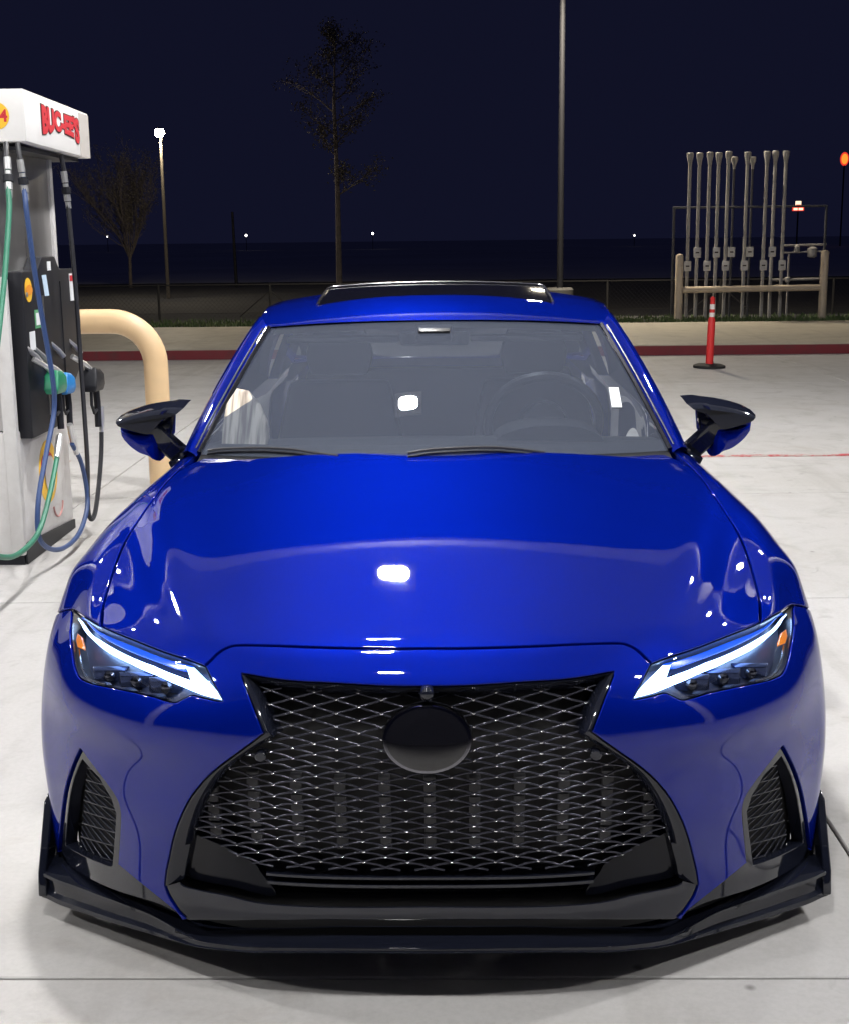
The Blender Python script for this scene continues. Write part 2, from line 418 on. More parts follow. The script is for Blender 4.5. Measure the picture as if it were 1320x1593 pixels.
# ------------------------------------------------------------------ the car: master surface
# master surface of the front body (shared text: pasted into scene.py)
NET = [
 # chin
 [(0,.115,.12),(.2,.118,.12),(.38,.14,.12),(.52,.19,.12),(.63,.25,.12),(.73,.33,.12),(.80,.41,.12),(.855,.48,.12),(.885,.52,.12),(.898,.548,.12),(.905,.572,.12)],
 [(0,.088,.28),(.2,.092,.28),(.38,.118,.28),(.52,.168,.28),(.63,.232,.28),(.73,.315,.28),(.80,.39,.28),(.85,.455,.28),(.88,.495,.28),(.897,.525,.28),(.905,.548,.28)],
 [(0,.05,.40),(.2,.056,.40),(.38,.085,.40),(.52,.14,.40),(.63,.205,.40),(.73,.285,.40),(.80,.365,.40),(.852,.435,.40),(.885,.48,.40),(.902,.515,.40),(.91,.54,.40)],
 [(0,.018,.52),(.2,.025,.52),(.38,.06,.52),(.52,.118,.52),(.63,.185,.52),(.73,.272,.52),(.80,.355,.52),(.853,.435,.515),(.886,.49,.51),(.905,.54,.505),(.913,.583,.50)],
 [(0,.004,.61),(.2,.011,.61),(.38,.04,.61),(.52,.088,.608),(.63,.152,.605),(.73,.245,.60),(.80,.34,.596),(.853,.44,.592),(.886,.515,.588),(.905,.585,.582),(.914,.64,.575)],
 [(0,.035,.705),(.2,.041,.703),(.38,.07,.697),(.52,.122,.688),(.63,.192,.68),(.73,.29,.672),(.80,.395,.666),(.85,.50,.66),(.885,.58,.655),(.904,.64,.648),(.914,.70,.635)],
 [(0,.097,.775),(.2,.103,.775),(.38,.135,.768),(.51,.19,.754),(.62,.275,.744),(.72,.385,.733),(.787,.495,.723),(.838,.60,.712),(.88,.665,.70),(.906,.72,.685),(.916,.78,.668)],
 [(0,.22,.802),(.2,.225,.801),(.39,.26,.796),(.525,.315,.784),(.635,.405,.773),(.742,.52,.750),(.80,.64,.766),(.85,.71,.752),(.89,.76,.735),(.911,.80,.71),(.918,.85,.683)],
 [(0,.42,.831),(.2,.422,.831),(.40,.445,.827),(.535,.485,.815),(.645,.56,.807),(.75,.66,.790),(.806,.745,.799),(.862,.80,.782),(.90,.84,.755),(.914,.88,.72),(.919,.92,.683)],
 [(0,.65,.864),(.2,.652,.864),(.41,.67,.859),(.55,.70,.849),(.655,.75,.843),(.757,.81,.828),(.812,.88,.826),(.867,.93,.80),(.905,.96,.755),(.917,.985,.71),(.919,1.0,.662)],
 [(0,.9,.898),(.2,.9,.897),(.42,.91,.892),(.56,.935,.884),(.665,.97,.877),(.765,1.01,.866),(.817,1.05,.850),(.87,1.09,.815),(.905,1.11,.76),(.915,1.12,.70),(.917,1.10,.61)],
 [(0,1.15,.935),(.2,1.15,.934),(.42,1.155,.928),(.56,1.17,.918),(.665,1.19,.909),(.765,1.22,.893),(.817,1.25,.867),(.87,1.28,.818),(.904,1.29,.76),(.913,1.26,.65),(.913,1.21,.48)],
 [(0,1.36,.966),(.2,1.36,.965),(.42,1.375,.957),(.56,1.395,.943),(.66,1.42,.928),(.757,1.45,.905),(.813,1.47,.872),(.869,1.48,.818),(.902,1.48,.75),(.908,1.40,.55),(.90,1.25,.25)],
 [(0,1.60,.99),(.2,1.60,.989),(.42,1.61,.98),(.56,1.625,.962),(.655,1.64,.942),(.752,1.655,.912),(.811,1.655,.876),(.868,1.655,.82),(.902,1.655,.75),(.907,1.655,.5),(.885,1.655,.2)],
]
def make_ctrl(net):
    a = np.array(net, float)                       # rows, cols, 3
    m = a[:, :0:-1].copy(); m[..., 0] *= -1
    a = np.concatenate([m, a], 1)                  # columns -10..10
    def pad(p): return np.concatenate([2*p[:1]-p[1:2], p, 2*p[-1:]-p[-2:-1]], 0)
    def sharpen(p):
        c = p.copy()
        for _ in range(3):
            q = pad(c); c = c + .9*(p - (q[:-2]+4*q[1:-1]+q[2:])/6)
        return c
    a = sharpen(a); a = sharpen(a.swapaxes(0, 1)).swapaxes(0, 1)
    return pad(pad(a).swapaxes(0, 1)).swapaxes(0, 1)
CTRL = make_ctrl(NET)
NR, NC = len(NET), 10
def _w(t): return np.stack([(1-t)**3, 3*t**3-6*t**2+4, -3*t**3+3*t**2+3*t+1, t**3], -1)/6
RIDGE_Y = np.array([.0, .18, .5, .9, 1.2, 1.6]); RIDGE_X = np.array([.38, .445, .565, .685, .735, .76])
def S0(u, v):
    u = np.clip(np.asarray(u, float), -NC, NC-1e-9)+NC; v = np.clip(np.asarray(v, float), 0, NR-1-1e-9)
    i = np.floor(u).astype(int); j = np.floor(v).astype(int)
    wu, wv = _w(u-i), _w(v-j)
    p = 0
    for a in range(4):
        for b in range(4):
            p = p + (wv[..., a]*wu[..., b])[..., None]*CTRL[j+a, i+b]
    return p
def S(u, v):
    p = S0(u, v)
    x, y = np.abs(p[..., 0]), p[..., 1]
    d = x - np.interp(y, RIDGE_Y, RIDGE_X)
    m = np.clip((np.asarray(v)-5.7)/1.0, 0, 1)*np.clip((1.35-y)/.5, 0, 1)
    m = m*m*(3-2*m)
    p = p.copy()
    p[..., 2] += m*(.006*np.exp(-(d/.055)**2) - .007*np.exp(-((d-.078)/.040)**2))
    return p
def SN(u, v, e=.02):
    a = S(np.asarray(u)+e, v)-S(np.asarray(u)-e, v); b = S(u, np.asarray(v)+e)-S(u, np.asarray(v)-e)
    n = np.cross(a, b); return n/np.maximum(np.linalg.norm(n, axis=-1, keepdims=True), 1e-12)

HOOD_FRONT = [(0.0, 6.091), (0.397, 6.084), (1.031, 6.109), (1.506, 6.139), (1.951, 6.133), (2.121, 6.043), (2.243, 5.895), (2.328, 5.74), (2.413, 5.587)]
LAMP_TOP = [(2.413, 5.587), (2.662, 5.704), (2.94, 5.804), (3.533, 5.97), (4.21, 6.093), (4.921, 6.203)]
LAMP_TIP = [(4.921, 6.203), (5.443, 6.179), (6.164, 6.109), (7.076, 6.098)]
HOOD_SIDE = [(4.921, 6.203), (5.0, 6.918), (5.025, 7.49), (5.079, 8.62), (5.046, 9.323), (4.853, 9.946), (4.731, 10.642), (4.772, 11.301)]
HOOD_REAR = [(4.772, 11.301), (4.671, 11.749), (4.442, 12.078), (4.186, 12.293)]
LAMP_IN = [(2.413, 5.587), (2.266, 5.242), (2.115, 4.882)]
LAMP_LOW = [(2.115, 4.882), (2.245, 4.905), (2.384, 4.939), (2.55, 4.978), (2.666, 4.899), (2.806, 4.801), (2.963, 4.809), (3.277, 4.877), (3.858, 4.901), (4.516, 4.857), (4.778, 4.843), (5.1, 4.867), (5.401, 5.049), (5.802, 5.344), (6.455, 5.668), (7.076, 6.098)]
VENT_LEFT = [(8.038, 0.153), (7.602, 0.401), (6.832, 1.08), (6.015, 1.971), (5.458, 2.534), (5.214, 2.791)]
VENT_RIGHT = [(5.214, 2.791), (4.697, 2.476), (4.328, 2.178), (4.221, 1.926), (4.282, 1.486), (4.47, 0.721)]
VENT_LOW = [(4.47, 0.721), (3.941, 0.576), (3.43, 0.408), (2.968, 0.215)]
GRILLE_LOW = [(2.968, 0.215), (3.16, 0.405), (3.276, 0.537), (3.327, 0.667)]
GRILLE_SIDE = [(3.327, 0.667), (3.264, 0.903), (3.171, 1.184), (3.069, 1.528), (2.947, 1.89), (2.799, 2.236), (2.643, 2.545), (2.412, 2.927), (2.156, 3.343), (1.85, 3.838), (1.594, 4.25)]
GRILLE_UP = [(1.594, 4.25), (1.666, 4.569), (1.761, 4.968), (1.884, 5.434)]
GRILLE_TOP = [(1.884, 5.434), (1.375, 5.3), (0.876, 5.247), (0.387, 5.188), (0.0, 5.171)]
INNER_SIDE = [(3.056, 0.755), (3.008, 0.961), (2.917, 1.248), (2.825, 1.595), (2.727, 1.922), (2.603, 2.259), (2.46, 2.539), (2.264, 2.894), (2.041, 3.273), (1.762, 3.758), (1.503, 4.178)]
INNER_UP = [(1.503, 4.178), (1.552, 4.476), (1.627, 4.848), (1.741, 5.33)]
INNER_TOP = [(1.741, 5.33), (1.374, 5.235), (0.876, 5.177), (0.386, 5.118), (0.0, 5.101)]
SILL_TOP = [(3.056, 0.755), (2.977, 0.689), (2.274, 0.68), (1.685, 0.622), (0.0, 0.646)]
INSERT = [(2.848, 1.588), (2.313, 1.408), (1.949, 1.18), (1.838, 0.994), (1.677, 0.633), (2.273, 0.691), (2.976, 0.7), (3.038, 0.801), (2.953, 1.252)]
VENT_HOLE = [(5.293, 2.532), (4.756, 2.334), (4.483, 2.027), (4.397, 1.728), (4.518, 1.238), (4.704, 0.618), (5.398, 0.543), (6.601, 0.424), (7.158, 0.385), (6.484, 1.162), (5.826, 1.986)]
VENT_MESH = [(5.361, 2.462), (4.76, 2.308), (4.456, 1.983), (4.38, 1.734), (4.536, 1.231), (4.706, 0.607), (6.462, 0.433), (5.944, 1.177), (5.579, 1.926)]
DRL = [(6.687, 5.99), (5.621, 5.925), (4.942, 5.865), (4.097, 5.705), (3.435, 5.584), (2.862, 5.389), (2.654, 5.307), (2.773, 5.612), (2.639, 5.621), (2.35, 5.251), (2.124, 4.907), (2.485, 5.025), (2.828, 5.186), (3.388, 5.411), (4.051, 5.569), (4.633, 5.663), (5.294, 5.802), (6.04, 5.892)]
DRL_TUBE = [(6.718, 6.059), (5.731, 6.036), (5.003, 5.999), (4.143, 5.848), (3.472, 5.725), (2.944, 5.567)]
DRL_UP = (2.775, 5.551)
VENT_BASE = [(2.968, 0.215), (3.659, 0.311), (4.961, 0.215), (6.746, 0.084), (7.764, 0.181)]
SILL_LOW = [(2.5, 0.303), (1.855, 0.4), (1.111, 0.463), (0.444, 0.474), (0.0, 0.474)]
AMBER = [(6.159, 5.697), (5.826, 5.7), (5.509, 5.548), (5.451, 5.467), (5.772, 5.433), (6.049, 5.54)]
SENSOR = [(1.676, 3.644)]

SU, SV = .09, .15
def cr(*segs):
    """join smooth curve pieces (each a list of (u, v)) end to end; corners stay sharp between pieces"""
    out = []
    for s in segs:
        q = smooth(s, 8) if len(s) > 2 else [tuple(p) for p in s]
        if out and abs(out[-1][0]-q[0][0])+abs(out[-1][1]-q[0][1]) < 1e-3: q = q[1:]
        out += q
    return out
def rev(s): return list(s)[::-1]
def neg(s): return [(-u, v) for u, v in s]
def mir(half):
    """half outline from centre to centre -> closed symmetric outline"""
    m = [(-u, v) for u, v in half[::-1]]
    return list(half)+[p for p in m if abs(p[0]) > 1e-4]
def resample(poly, h, closed=True):
    P = [np.array((p[0]*SU, p[1]*SV)) for p in poly]; out = []
    n = len(P)
    for i in range(n if closed else n-1):
        a, b = P[i], P[(i+1) % n]; d = np.linalg.norm(b-a)
        if d < 1e-6: continue
        k = max(1, int(math.ceil(d/h)))
        for j in range(k): out.append(a+(b-a)*j/k)
    if not closed: out.append(P[-1])
    o2 = [out[0]]
    for p in out[1:]:
        if np.linalg.norm(p-o2[-1]) > h*.18: o2.append(p)
    if closed and np.linalg.norm(o2[-1]-o2[0]) < h*.18: o2.pop()
    return np.array(o2)
def inside(pts, poly):
    x, y = pts[:, 0], pts[:, 1]; c = np.zeros(len(pts), bool); n = len(poly)
    for i in range(n):
        (x1, y1), (x2, y2) = poly[i], poly[(i+1) % n]
        if y1 == y2: continue
        c ^= ((y1 > y) != (y2 > y)) & (x < (x2-x1)*(y-y1)/(y2-y1)+x1)
    return c
def area(p): return .5*np.sum(p[:, 0]*np.roll(p[:, 1], -1)-np.roll(p[:, 0], -1)*p[:, 1])
def patch(name, outline, m, parent, holes=(), h=.014, off=0., gap=.003, flange=.022, edge=.0025):
    loops = [resample(outline, h)]+[resample(q, h) for q in holes]
    for i, l in enumerate(loops):
        if (area(l) > 0) != (i == 0): loops[i] = l[::-1]
    lo, hi = loops[0].min(0), loops[0].max(0)
    gx, gy = np.meshgrid(np.arange(lo[0], hi[0], h), np.arange(lo[1], hi[1], h))
    gx = gx+(np.arange(gx.shape[0]) % 2)[:, None]*h*.5
    g = np.stack([gx.ravel(), gy.ravel()], 1)
    g = g[inside(g, loops[0])]
    for q in loops[1:]: g = g[~inside(g, q)]
    B = np.concatenate(loops)
    keep = np.ones(len(g), bool)
    for c in range(0, len(g), 2000):
        d = np.sqrt(((g[c:c+2000, None]-B[None])**2).sum(-1)).min(1); keep[c:c+2000] = d > h*.55
    g = g[keep]
    V = np.concatenate([B, g]); edges = []; o = 0
    for l in loops:
        n = len(l); edges += [(o+i, o+(i+1) % n) for i in range(n)]; o += n
    r = delaunay_2d_cdt([Vector(p) for p in V], edges, [], 0, 1e-7)
    V2 = np.array([tuple(p) for p in r[0]]); F = np.array([f for f in r[2] if len(f) == 3])
    c = V2[F].mean(1); ok = inside(c, loops[0])
    for q in loops[1:]: ok &= ~inside(c, q)
    F = F[ok]
    # map input boundary verts to output
    omap = {}
    for k, ids in enumerate(r[3]):
        for i in ids: omap[i] = k
    U, W = V2[:, 0]/SU, V2[:, 1]/SV
    P = S(U, W); Nn = SN(U, W)
    Nv = Nn.copy()
    verts = P+Nn*off; faces = [tuple(f) for f in F]; nor = list(Nv); verts = list(verts)
    o = 0
    for l in loops:
        n = len(l); idx = [omap[o+i] for i in range(n)]; o += n
        t = np.roll(l, -1, 0)-np.roll(l, 1, 0); nrm = np.stack([t[:, 1], -t[:, 0]], 1)     # outward (ccw)
        nrm /= np.linalg.norm(nrm, axis=1, keepdims=True)+1e-12
        du, dv = nrm[:, 0]/SU, nrm[:, 1]/SV
        u, v = U[idx], W[idx]; e = .02
        Su = (S(u+e, v)-S(u-e, v))/(2*e); Sv = (S(u, v+e)-S(u, v-e))/(2*e)
        O = Su*du[:, None]+Sv*dv[:, None]; nn = Nn[idx]
        tang = Su*(t[:, 0]/SU)[:, None]+Sv*(t[:, 1]/SV)[:, None]
        O = np.cross(tang, nn)
        O /= np.linalg.norm(O, axis=1, keepdims=True)+1e-12
        base = P[idx]+nn*off-O*(gap+edge)
        for k, i in enumerate(idx): verts[i] = base[k]
        if not flange: continue
        s0 = len(verts)
        for ring, (a, b, na, nb) in enumerate(((0, 0, 0, 1), (.7*edge, .3*edge, .7, .7), (edge, edge, 1, 0), (edge, flange, 1, 0))):
            for k in range(n):
                verts.append(base[k]+O[k]*a-nn[k]*b); q = O[k]*na+nn[k]*nb; nor.append(q/np.linalg.norm(q))
        for ring in range(3):
            for k in range(n):
                k2 = (k+1) % n
                faces.append((s0+ring*n+k, s0+(ring+1)*n+k, s0+(ring+1)*n+k2, s0+ring*n+k2))
    me = bpy.data.meshes.new(name)
    me.from_pydata([tuple(p) for p in verts], [], faces)
    # orient triangles along the analytic normal
    na = np.array(nor)
    fl = []
    import bmesh
    b = bmesh.new(); b.from_mesh(me); b.faces.ensure_lookup_table()
    for f in b.faces:
        a = sum((na[v.index] for v in f.verts), np.zeros(3))
        if f.normal.dot(Vector(a)) < 0: f.normal_flip()
    b.to_mesh(me); b.free()
    me.materials.append(m); me.shade_smooth()
    me.normals_split_custom_set_from_vertices([tuple(x) for x in na])
    ob = bpy.data.objects.new(name, me)
    return link(ob, parent)
def surf_pts(uv, off=0.):
    u = np.array([p[0] for p in uv]); v = np.array([p[1] for p in uv])
    return S(u, v)+SN(u, v)*np.asarray(off).reshape(-1, 1)
def both(fn):
    for s in (1, -1): fn(s)
def ms(uv, s): return [(u*s, v) for u, v in uv]
def by_len(pts, n):
    P = np.array([(p[0]*SU, p[1]*SV) for p in pts]); d = np.r_[0, np.cumsum(np.linalg.norm(np.diff(P, axis=0), axis=1))]
    t = np.linspace(0, d[-1], n); return [(np.interp(k, d, P[:, 0])/SU, np.interp(k, d, P[:, 1])/SV) for k in t]

car = thing('sports_sedan', 'glossy deep blue sports sedan parked nose on with lit white arrow lamps', 'car', (0, .885, 0))
car_root = car
def cobj(name, mb, m, parent=None, **k):
    """car part given in car axes (nose at y = 0)"""
    if parent is None:
        mb.v = [(x, y-.885, z) for x, y, z in mb.v]; parent = car
    return obj(name, mb, m, parent, **k)
class _Shift:
    pass
def cpatch(name, outline, m, **k):
    o = patch(name, outline, m, car, **k)
    o.location = (0, -.885, 0)
    return o

hf, lt, ltip, hs, hr = HOOD_FRONT, LAMP_TOP, LAMP_TIP, HOOD_SIDE, HOOD_REAR
rear_v = hr[-1][1]
hood_half = cr(hf, lt, hs, hr, [hr[-1], (hr[-1][0]*.66, 11.92), (hr[-1][0]*.33, 11.95), (0, 11.95)])
cpatch('hood', mir(hood_half), M['paint'], h=.013, flange=.02)
notch_in = cr(VENT_LEFT, VENT_RIGHT, VENT_LOW)
bump_half = cr(hf, LAMP_IN, LAMP_LOW, [LAMP_LOW[-1], (9.0, 5.81), (10, 5.81)], [(10, 5.81), (10, .55)],
               [(10, .55), (9.4, .5), VENT_LEFT[0]], VENT_LEFT, VENT_RIGHT, VENT_LOW, GRILLE_LOW, GRILLE_SIDE, GRILLE_UP, GRILLE_TOP)
cpatch('bumper_cover', mir(bump_half), M['paint'], h=.0125, flange=.03)
fend = cr([ltip[-1]]+ltip[::-1][1:], hs, [hs[-1], (4.75, 12.2), (4.6, 13)], [(4.6, 13), (10, 13)], [(10, 13), (10, 5.83)], [(10, 5.83), (9.0, 5.83), ltip[-1]])
both(lambda s: cpatch('fender', ms(fend, s), M['paint'], h=.014))
lamp_out = cr(LAMP_IN, LAMP_LOW, ltip[::-1], lt[::-1])

# ---- headlights
def lamp(s):
    head = empty('headlight'); head.parent = car; head.location = (0, -.885, 0)
    def hp(name, uv, m, **k): return patch(name, ms(uv, s), m, head, **k)
    hp('lens', lamp_out, M['lens'], off=-.001, gap=.002, flange=.006)
    inner = lamp_out
    hp('housing', inner, M['lampin'], off=-.045, gap=-.004, flange=0)
    a = resample(lamp_out, .012); uv = a/np.array([SU, SV])*np.array([s, 1])
    r0, r1 = surf_pts(uv, -.004), surf_pts(uv, -.046)
    obj('bezel', MB().rings([list(map(tuple, r0)), list(map(tuple, r1))], cap=False), M['satin'], head)
    d = by_len(DRL+[DRL[0]], 140)[:-1]
    d = resample([(x*s, y) for x, y in DRL], .006)/np.array([SU, SV])
    hpd = patch('light_bar', [tuple(p) for p in d], M['drl'], head, off=-.012, gap=0, flange=.012, h=.008, edge=.002)
    # strip between bar and upper lens edge, its blue reflection put in as glow
    gd = cr(DRL_TUBE+[DRL_UP], [DRL_UP]+lt[1:], ltip[:-1], [ltip[-2], DRL_TUBE[0]])
    patch('blue_strip', ms(gd, s), M['strip_glow'], head, off=-.020, gap=.002, flange=.004, h=.008, edge=.001)
    # three projector blocks stepped along the lower half
    lo = by_len(LAMP_LOW[6:12], 7)
    for k, t in enumerate((.12, .44, .76)):
        i = t*6; a = lo[int(i)]; b = lo[int(i)+1]; f = i-int(i)
        u0, v0 = a[0]*(1-f)+b[0]*f, a[1]*(1-f)+b[1]*f
        c = surf_pts([((u0-.05)*s, v0+.33)], -.030)[0]
        q = MB()
        w, hh = .040, .017
        q.rings([[(c[0]+sx*w, c[1]+.012, c[2]+sz*hh) for sx, sz in ((-1, -1), (1, -1), (1, 1), (-1, 1))],
                 [(c[0]+sx*w*.8, c[1]-.004, c[2]+sz*hh*.75) for sx, sz in ((-1, -1), (1, -1), (1, 1), (-1, 1))]])
        pr = obj('projector', q, M['lampref'], head, bevel=.003)
        obj('projector_lens', MB().lathe([(.001, .0), (.010, .0), (.0125, .004), (.008, .009), (.001, .0105)], (c[0], c[1]-.004, c[2]), 14, 'y'), M['darkchrome'], pr)
        fin = MB().box((c[0]-.046, c[1]-.004, c[2]-.024), (c[0]+.046, c[1]+.014, c[2]-.0205))
        obj('shelf', fin, M['lampref'], pr)
    patch('amber_reflector', [tuple(p) for p in ms(AMBER, s)], M['amber'], head, off=-.010, gap=0, flange=.006, h=.006, edge=.001)
    bx = by_len(cr(LAMP_LOW[9:14]), 14)
    obj('chrome_edge', MB().tube([tuple(p) for p in surf_pts([((u-.10)*s, v+.05) for u, v in bx], -.012)], .0032, 6), M['chrome'], head)
both(lamp)

# ---- grille
def xz_uv(x, z, it=14):
    x = np.asarray(x, float); z = np.asarray(z, float)
    cx = np.array([p[0] for p in NET[3]]); zz = np.array([r[0][2] for r in NET])
    u = np.sign(x)*np.interp(np.abs(x), cx, np.arange(11)); v = np.interp(z, zz, np.arange(NR)); e = .01
    for _ in range(it):
        p = S(u, v); a = (S(u+e, v)-p)/e; b = (S(u, v+e)-p)/e
        rx, rz = x-p[..., 0], z-p[..., 2]
        det = a[..., 0]*b[..., 2]-b[..., 0]*a[..., 2]
        u = np.clip(u+np.clip((rx*b[..., 2]-b[..., 0]*rz)/det, -.5, .5), -9.9, 9.9); v = np.clip(v+np.clip((a[..., 0]*rz-a[..., 2]*rx)/det, -.5, .5), .02, 7)
    return u, v
grille = empty('grille'); grille.parent = car; grille.location = (0, -.885, 0)
outer = [GRILLE_LOW[-1]]
side = cr(GRILLE_SIDE); gup = cr(GRILLE_UP); gtop = cr(GRILLE_TOP)
inner_half = cr(rev(SILL_TOP), INNER_SIDE, INNER_UP, INNER_TOP)
inner_poly_uv = mir(inner_half)
def band(pairs, name, o0, o1, m, s, back=.05):
    g0, g1, g2 = [], [], []
    for A, B, n in pairs:
        a = by_len(A, n); b = by_len(B, n)
        if g0: a, b = a[1:], b[1:]
        g0 += a; g1 += b
    p0 = surf_pts(ms(g0, s), o0); p1 = surf_pts(ms(g1, s), o1); p2 = surf_pts(ms(g1, s), o1-back)
    q0 = surf_pts(ms(g0, s), o0-.03)
    pm = (p0*.82+p1*.18)+(p0-q0)*.1
    return obj(name, MB().grid([list(map(tuple, x)) for x in (q0, p0, pm, p1, p2)]), m, grille, angle=50)
for s in (1, -1):
    band([(side, cr(INNER_SIDE), 40), (gup, cr(INNER_UP), 14)], 'grille_frame', -.001, -.022, M['gloss'], s)
    band([(gtop, cr(INNER_TOP), 30)], 'grille_top_rail', -.002, -.020, M['gloss'], s)
    band([(cr(GRILLE_LOW[::-1])+SILL_LOW, cr(SILL_TOP), 44)], 'grille_sill', -.004, -.008, M['gloss'], s, .004)
    patch('corner_insert', ms(cr(INSERT+[INSERT[0]])[:-1], s), M['insert'], grille, off=-.035, gap=.001, flange=.02, h=.012)
patch('grille_backing', inner_poly_uv, M['deep'], grille, off=-.10, gap=-.03, flange=0, h=.03)
# diamond mesh
ipoly = np.array([(p[0]*SU, p[1]*SV) for p in inner_poly_uv])
ins_l = np.array([(p[0]*SU, p[1]*SV) for p in INSERT]); ins_r = ins_l*np.array([-1, 1])
DW, DH = .0885, .0262
mb = MB(); nodes = set()
segs = []
z_top = .78
for fam in (1, -1):
    for k in range(-20, 60):
        for j in range(-14, 14):
            # node (j, k): x = j*DW/2, z = z_top - k*DH/2 with j+k even
            if (j+k) % 2: continue
            segs.append((j*DW/2, z_top-k*DH/2, (j+1)*DW/2, z_top-k*DH/2+fam*DH/2, fam))
ts = np.linspace(0, 1, 7)
A = np.array(segs)
sx = A[:, 0, None]+(A[:, 2]-A[:, 0])[:, None]*ts
amp = np.interp(A[:, 1], [.50, .62], [.035, .012])
ss = ts[None]+amp[:, None]*np.sin(2*np.pi*ts)[None]
sz = A[:, 1, None]+(A[:, 3]-A[:, 1])[:, None]*ss
bx_ = (np.abs(sx) < .66) & (sz > .2) & (sz < .77)
sel = bx_.all(1); sx, sz = sx[sel], sz[sel]
su, sv = xz_uv(sx, sz)
mid = np.stack([su*SU, sv*SV], -1)
inn = inside(mid.reshape(-1, 2), ipoly).reshape(su.shape) & ~inside(mid.reshape(-1, 2), ins_l).reshape(su.shape) & ~inside(mid.reshape(-1, 2), ins_r).reshape(su.shape)
inn &= sz > .298
offs = -.029+.0012*np.cos(2*np.pi*ts)
Pm = S(su, sv)+SN(su, sv)*offs[None, :, None]
for i in range(len(Pm)):
    run = []
    for k in range(7):
        if inn[i, k]: run.append(tuple(Pm[i, k]))
        else:
            if len(run) > 1: mb.tube(run, .0024, 5, cap=False)
            run = []
    if len(run) > 1: mb.tube(run, .0024, 5, cap=False)
obj('grille_mesh', mb, M['mesh'], grille, angle=80)
# chrome studs added at mesh crossings to stand for glints
mb = MB()
for k in range(0, 60):
    for j in range(-14, 15):
        if (j+k) % 2: continue
        x, z = j*DW/2, z_top-k*DH/2
        if abs(x) > .62 or z < .31 or z > .75: continue
        u, v = xz_uv([x], [z]); q = np.array([[u[0]*SU, v[0]*SV]])
        if not inside(q, ipoly)[0] or inside(q, ins_l)[0] or inside(q, ins_r)[0]: continue
        c = S(u, v)[0]+SN(u, v)[0]*-.0265
        mb.lathe([(.001, -.003), (.0034, -.0015), (.0030, .001), (.001, .003)], tuple(c), 8, 'y', 1.35, .8)
nd = obj('glint_studs', mb, M['chrome'], grille); nd['kind'] = 'stuff'
for j in range(-6, 7):
    for z0, z1 in ((.44, .475), (.395, .43), (.35, .385), (.485, .52)):
        x = j*DW+.002
        if abs(x) > .53-(.05 if z0 > .46 else 0): continue
        u, v = xz_uv([x], [(z0+z1)/2]); c = S(u, v)[0]
        f = MB().box((x-.011, c[1]+.055, z0), (x+.011, c[1]+.075, z1))
        obj('radiator_fin', f, M['fin'], grille)
def sweep(name, ys_off, z0, z1, d, m, xmax, parent=grille, n=41):
    X = np.linspace(-xmax, xmax, n); g = []
    u, v = xz_uv(X, np.full(n, (z0+z1)/2)); Y = S(u, v)[:, 1]+ys_off
    rings = [[(x, y, z0), (x, y, z1), (x, y+d, z1), (x, y+d, z0)] for x, y in zip(X, Y)]
    return obj(name, MB().rings(rings), m, parent, bevel=.002, seg=2)
sweep('lower_bar', .028, .284, .291, .05, M['gloss'], .335)
sweep('lower_bar', .030, .262, .270, .05, M['gloss'], .335)
# emblem
ev = MB().lathe([(.01, -.02), (.083, -.02), (.0855, -.006), (.083, .003), (.079, .004)], (0, -.002, .633), 40, 'y', 1, .755)
ev.v = [(a, b+(c-.633)*.20, c) for a, b, c in ev.v]
emb = obj('emblem', ev, M['darkchrome'], grille)
ef = MB().lathe([(.077, -.004), (.0765, .0042), (.070, .0055), (.055, .0072), (.035, .0085), (.012, .0091), (.001, .0092)], (0, -.002, .633), 40, 'y', 1, .755)
ef.v = [(a, b+(c-.633)*.20, c) for a, b, c in ef.v]
obj('emblem_face', ef, M['badge'], emb, angle=60)
obj('camera_pod', MB().lathe([(.013, -.02), (.013, .002), (.011, .007), (.006, .009), (.001, .0095)], (0, .024, .713), 16, 'y'), M['gloss'], grille, angle=60)
for s in (1, -1):
    c = surf_pts(ms(SENSOR, s), -.012)[0]
    obj('parking_sensor', MB().lathe([(.011, -.012), (.011, .002), (.009, .004), (.001, .0045)], tuple(c), 14, 'y'), M['gloss'], grille)

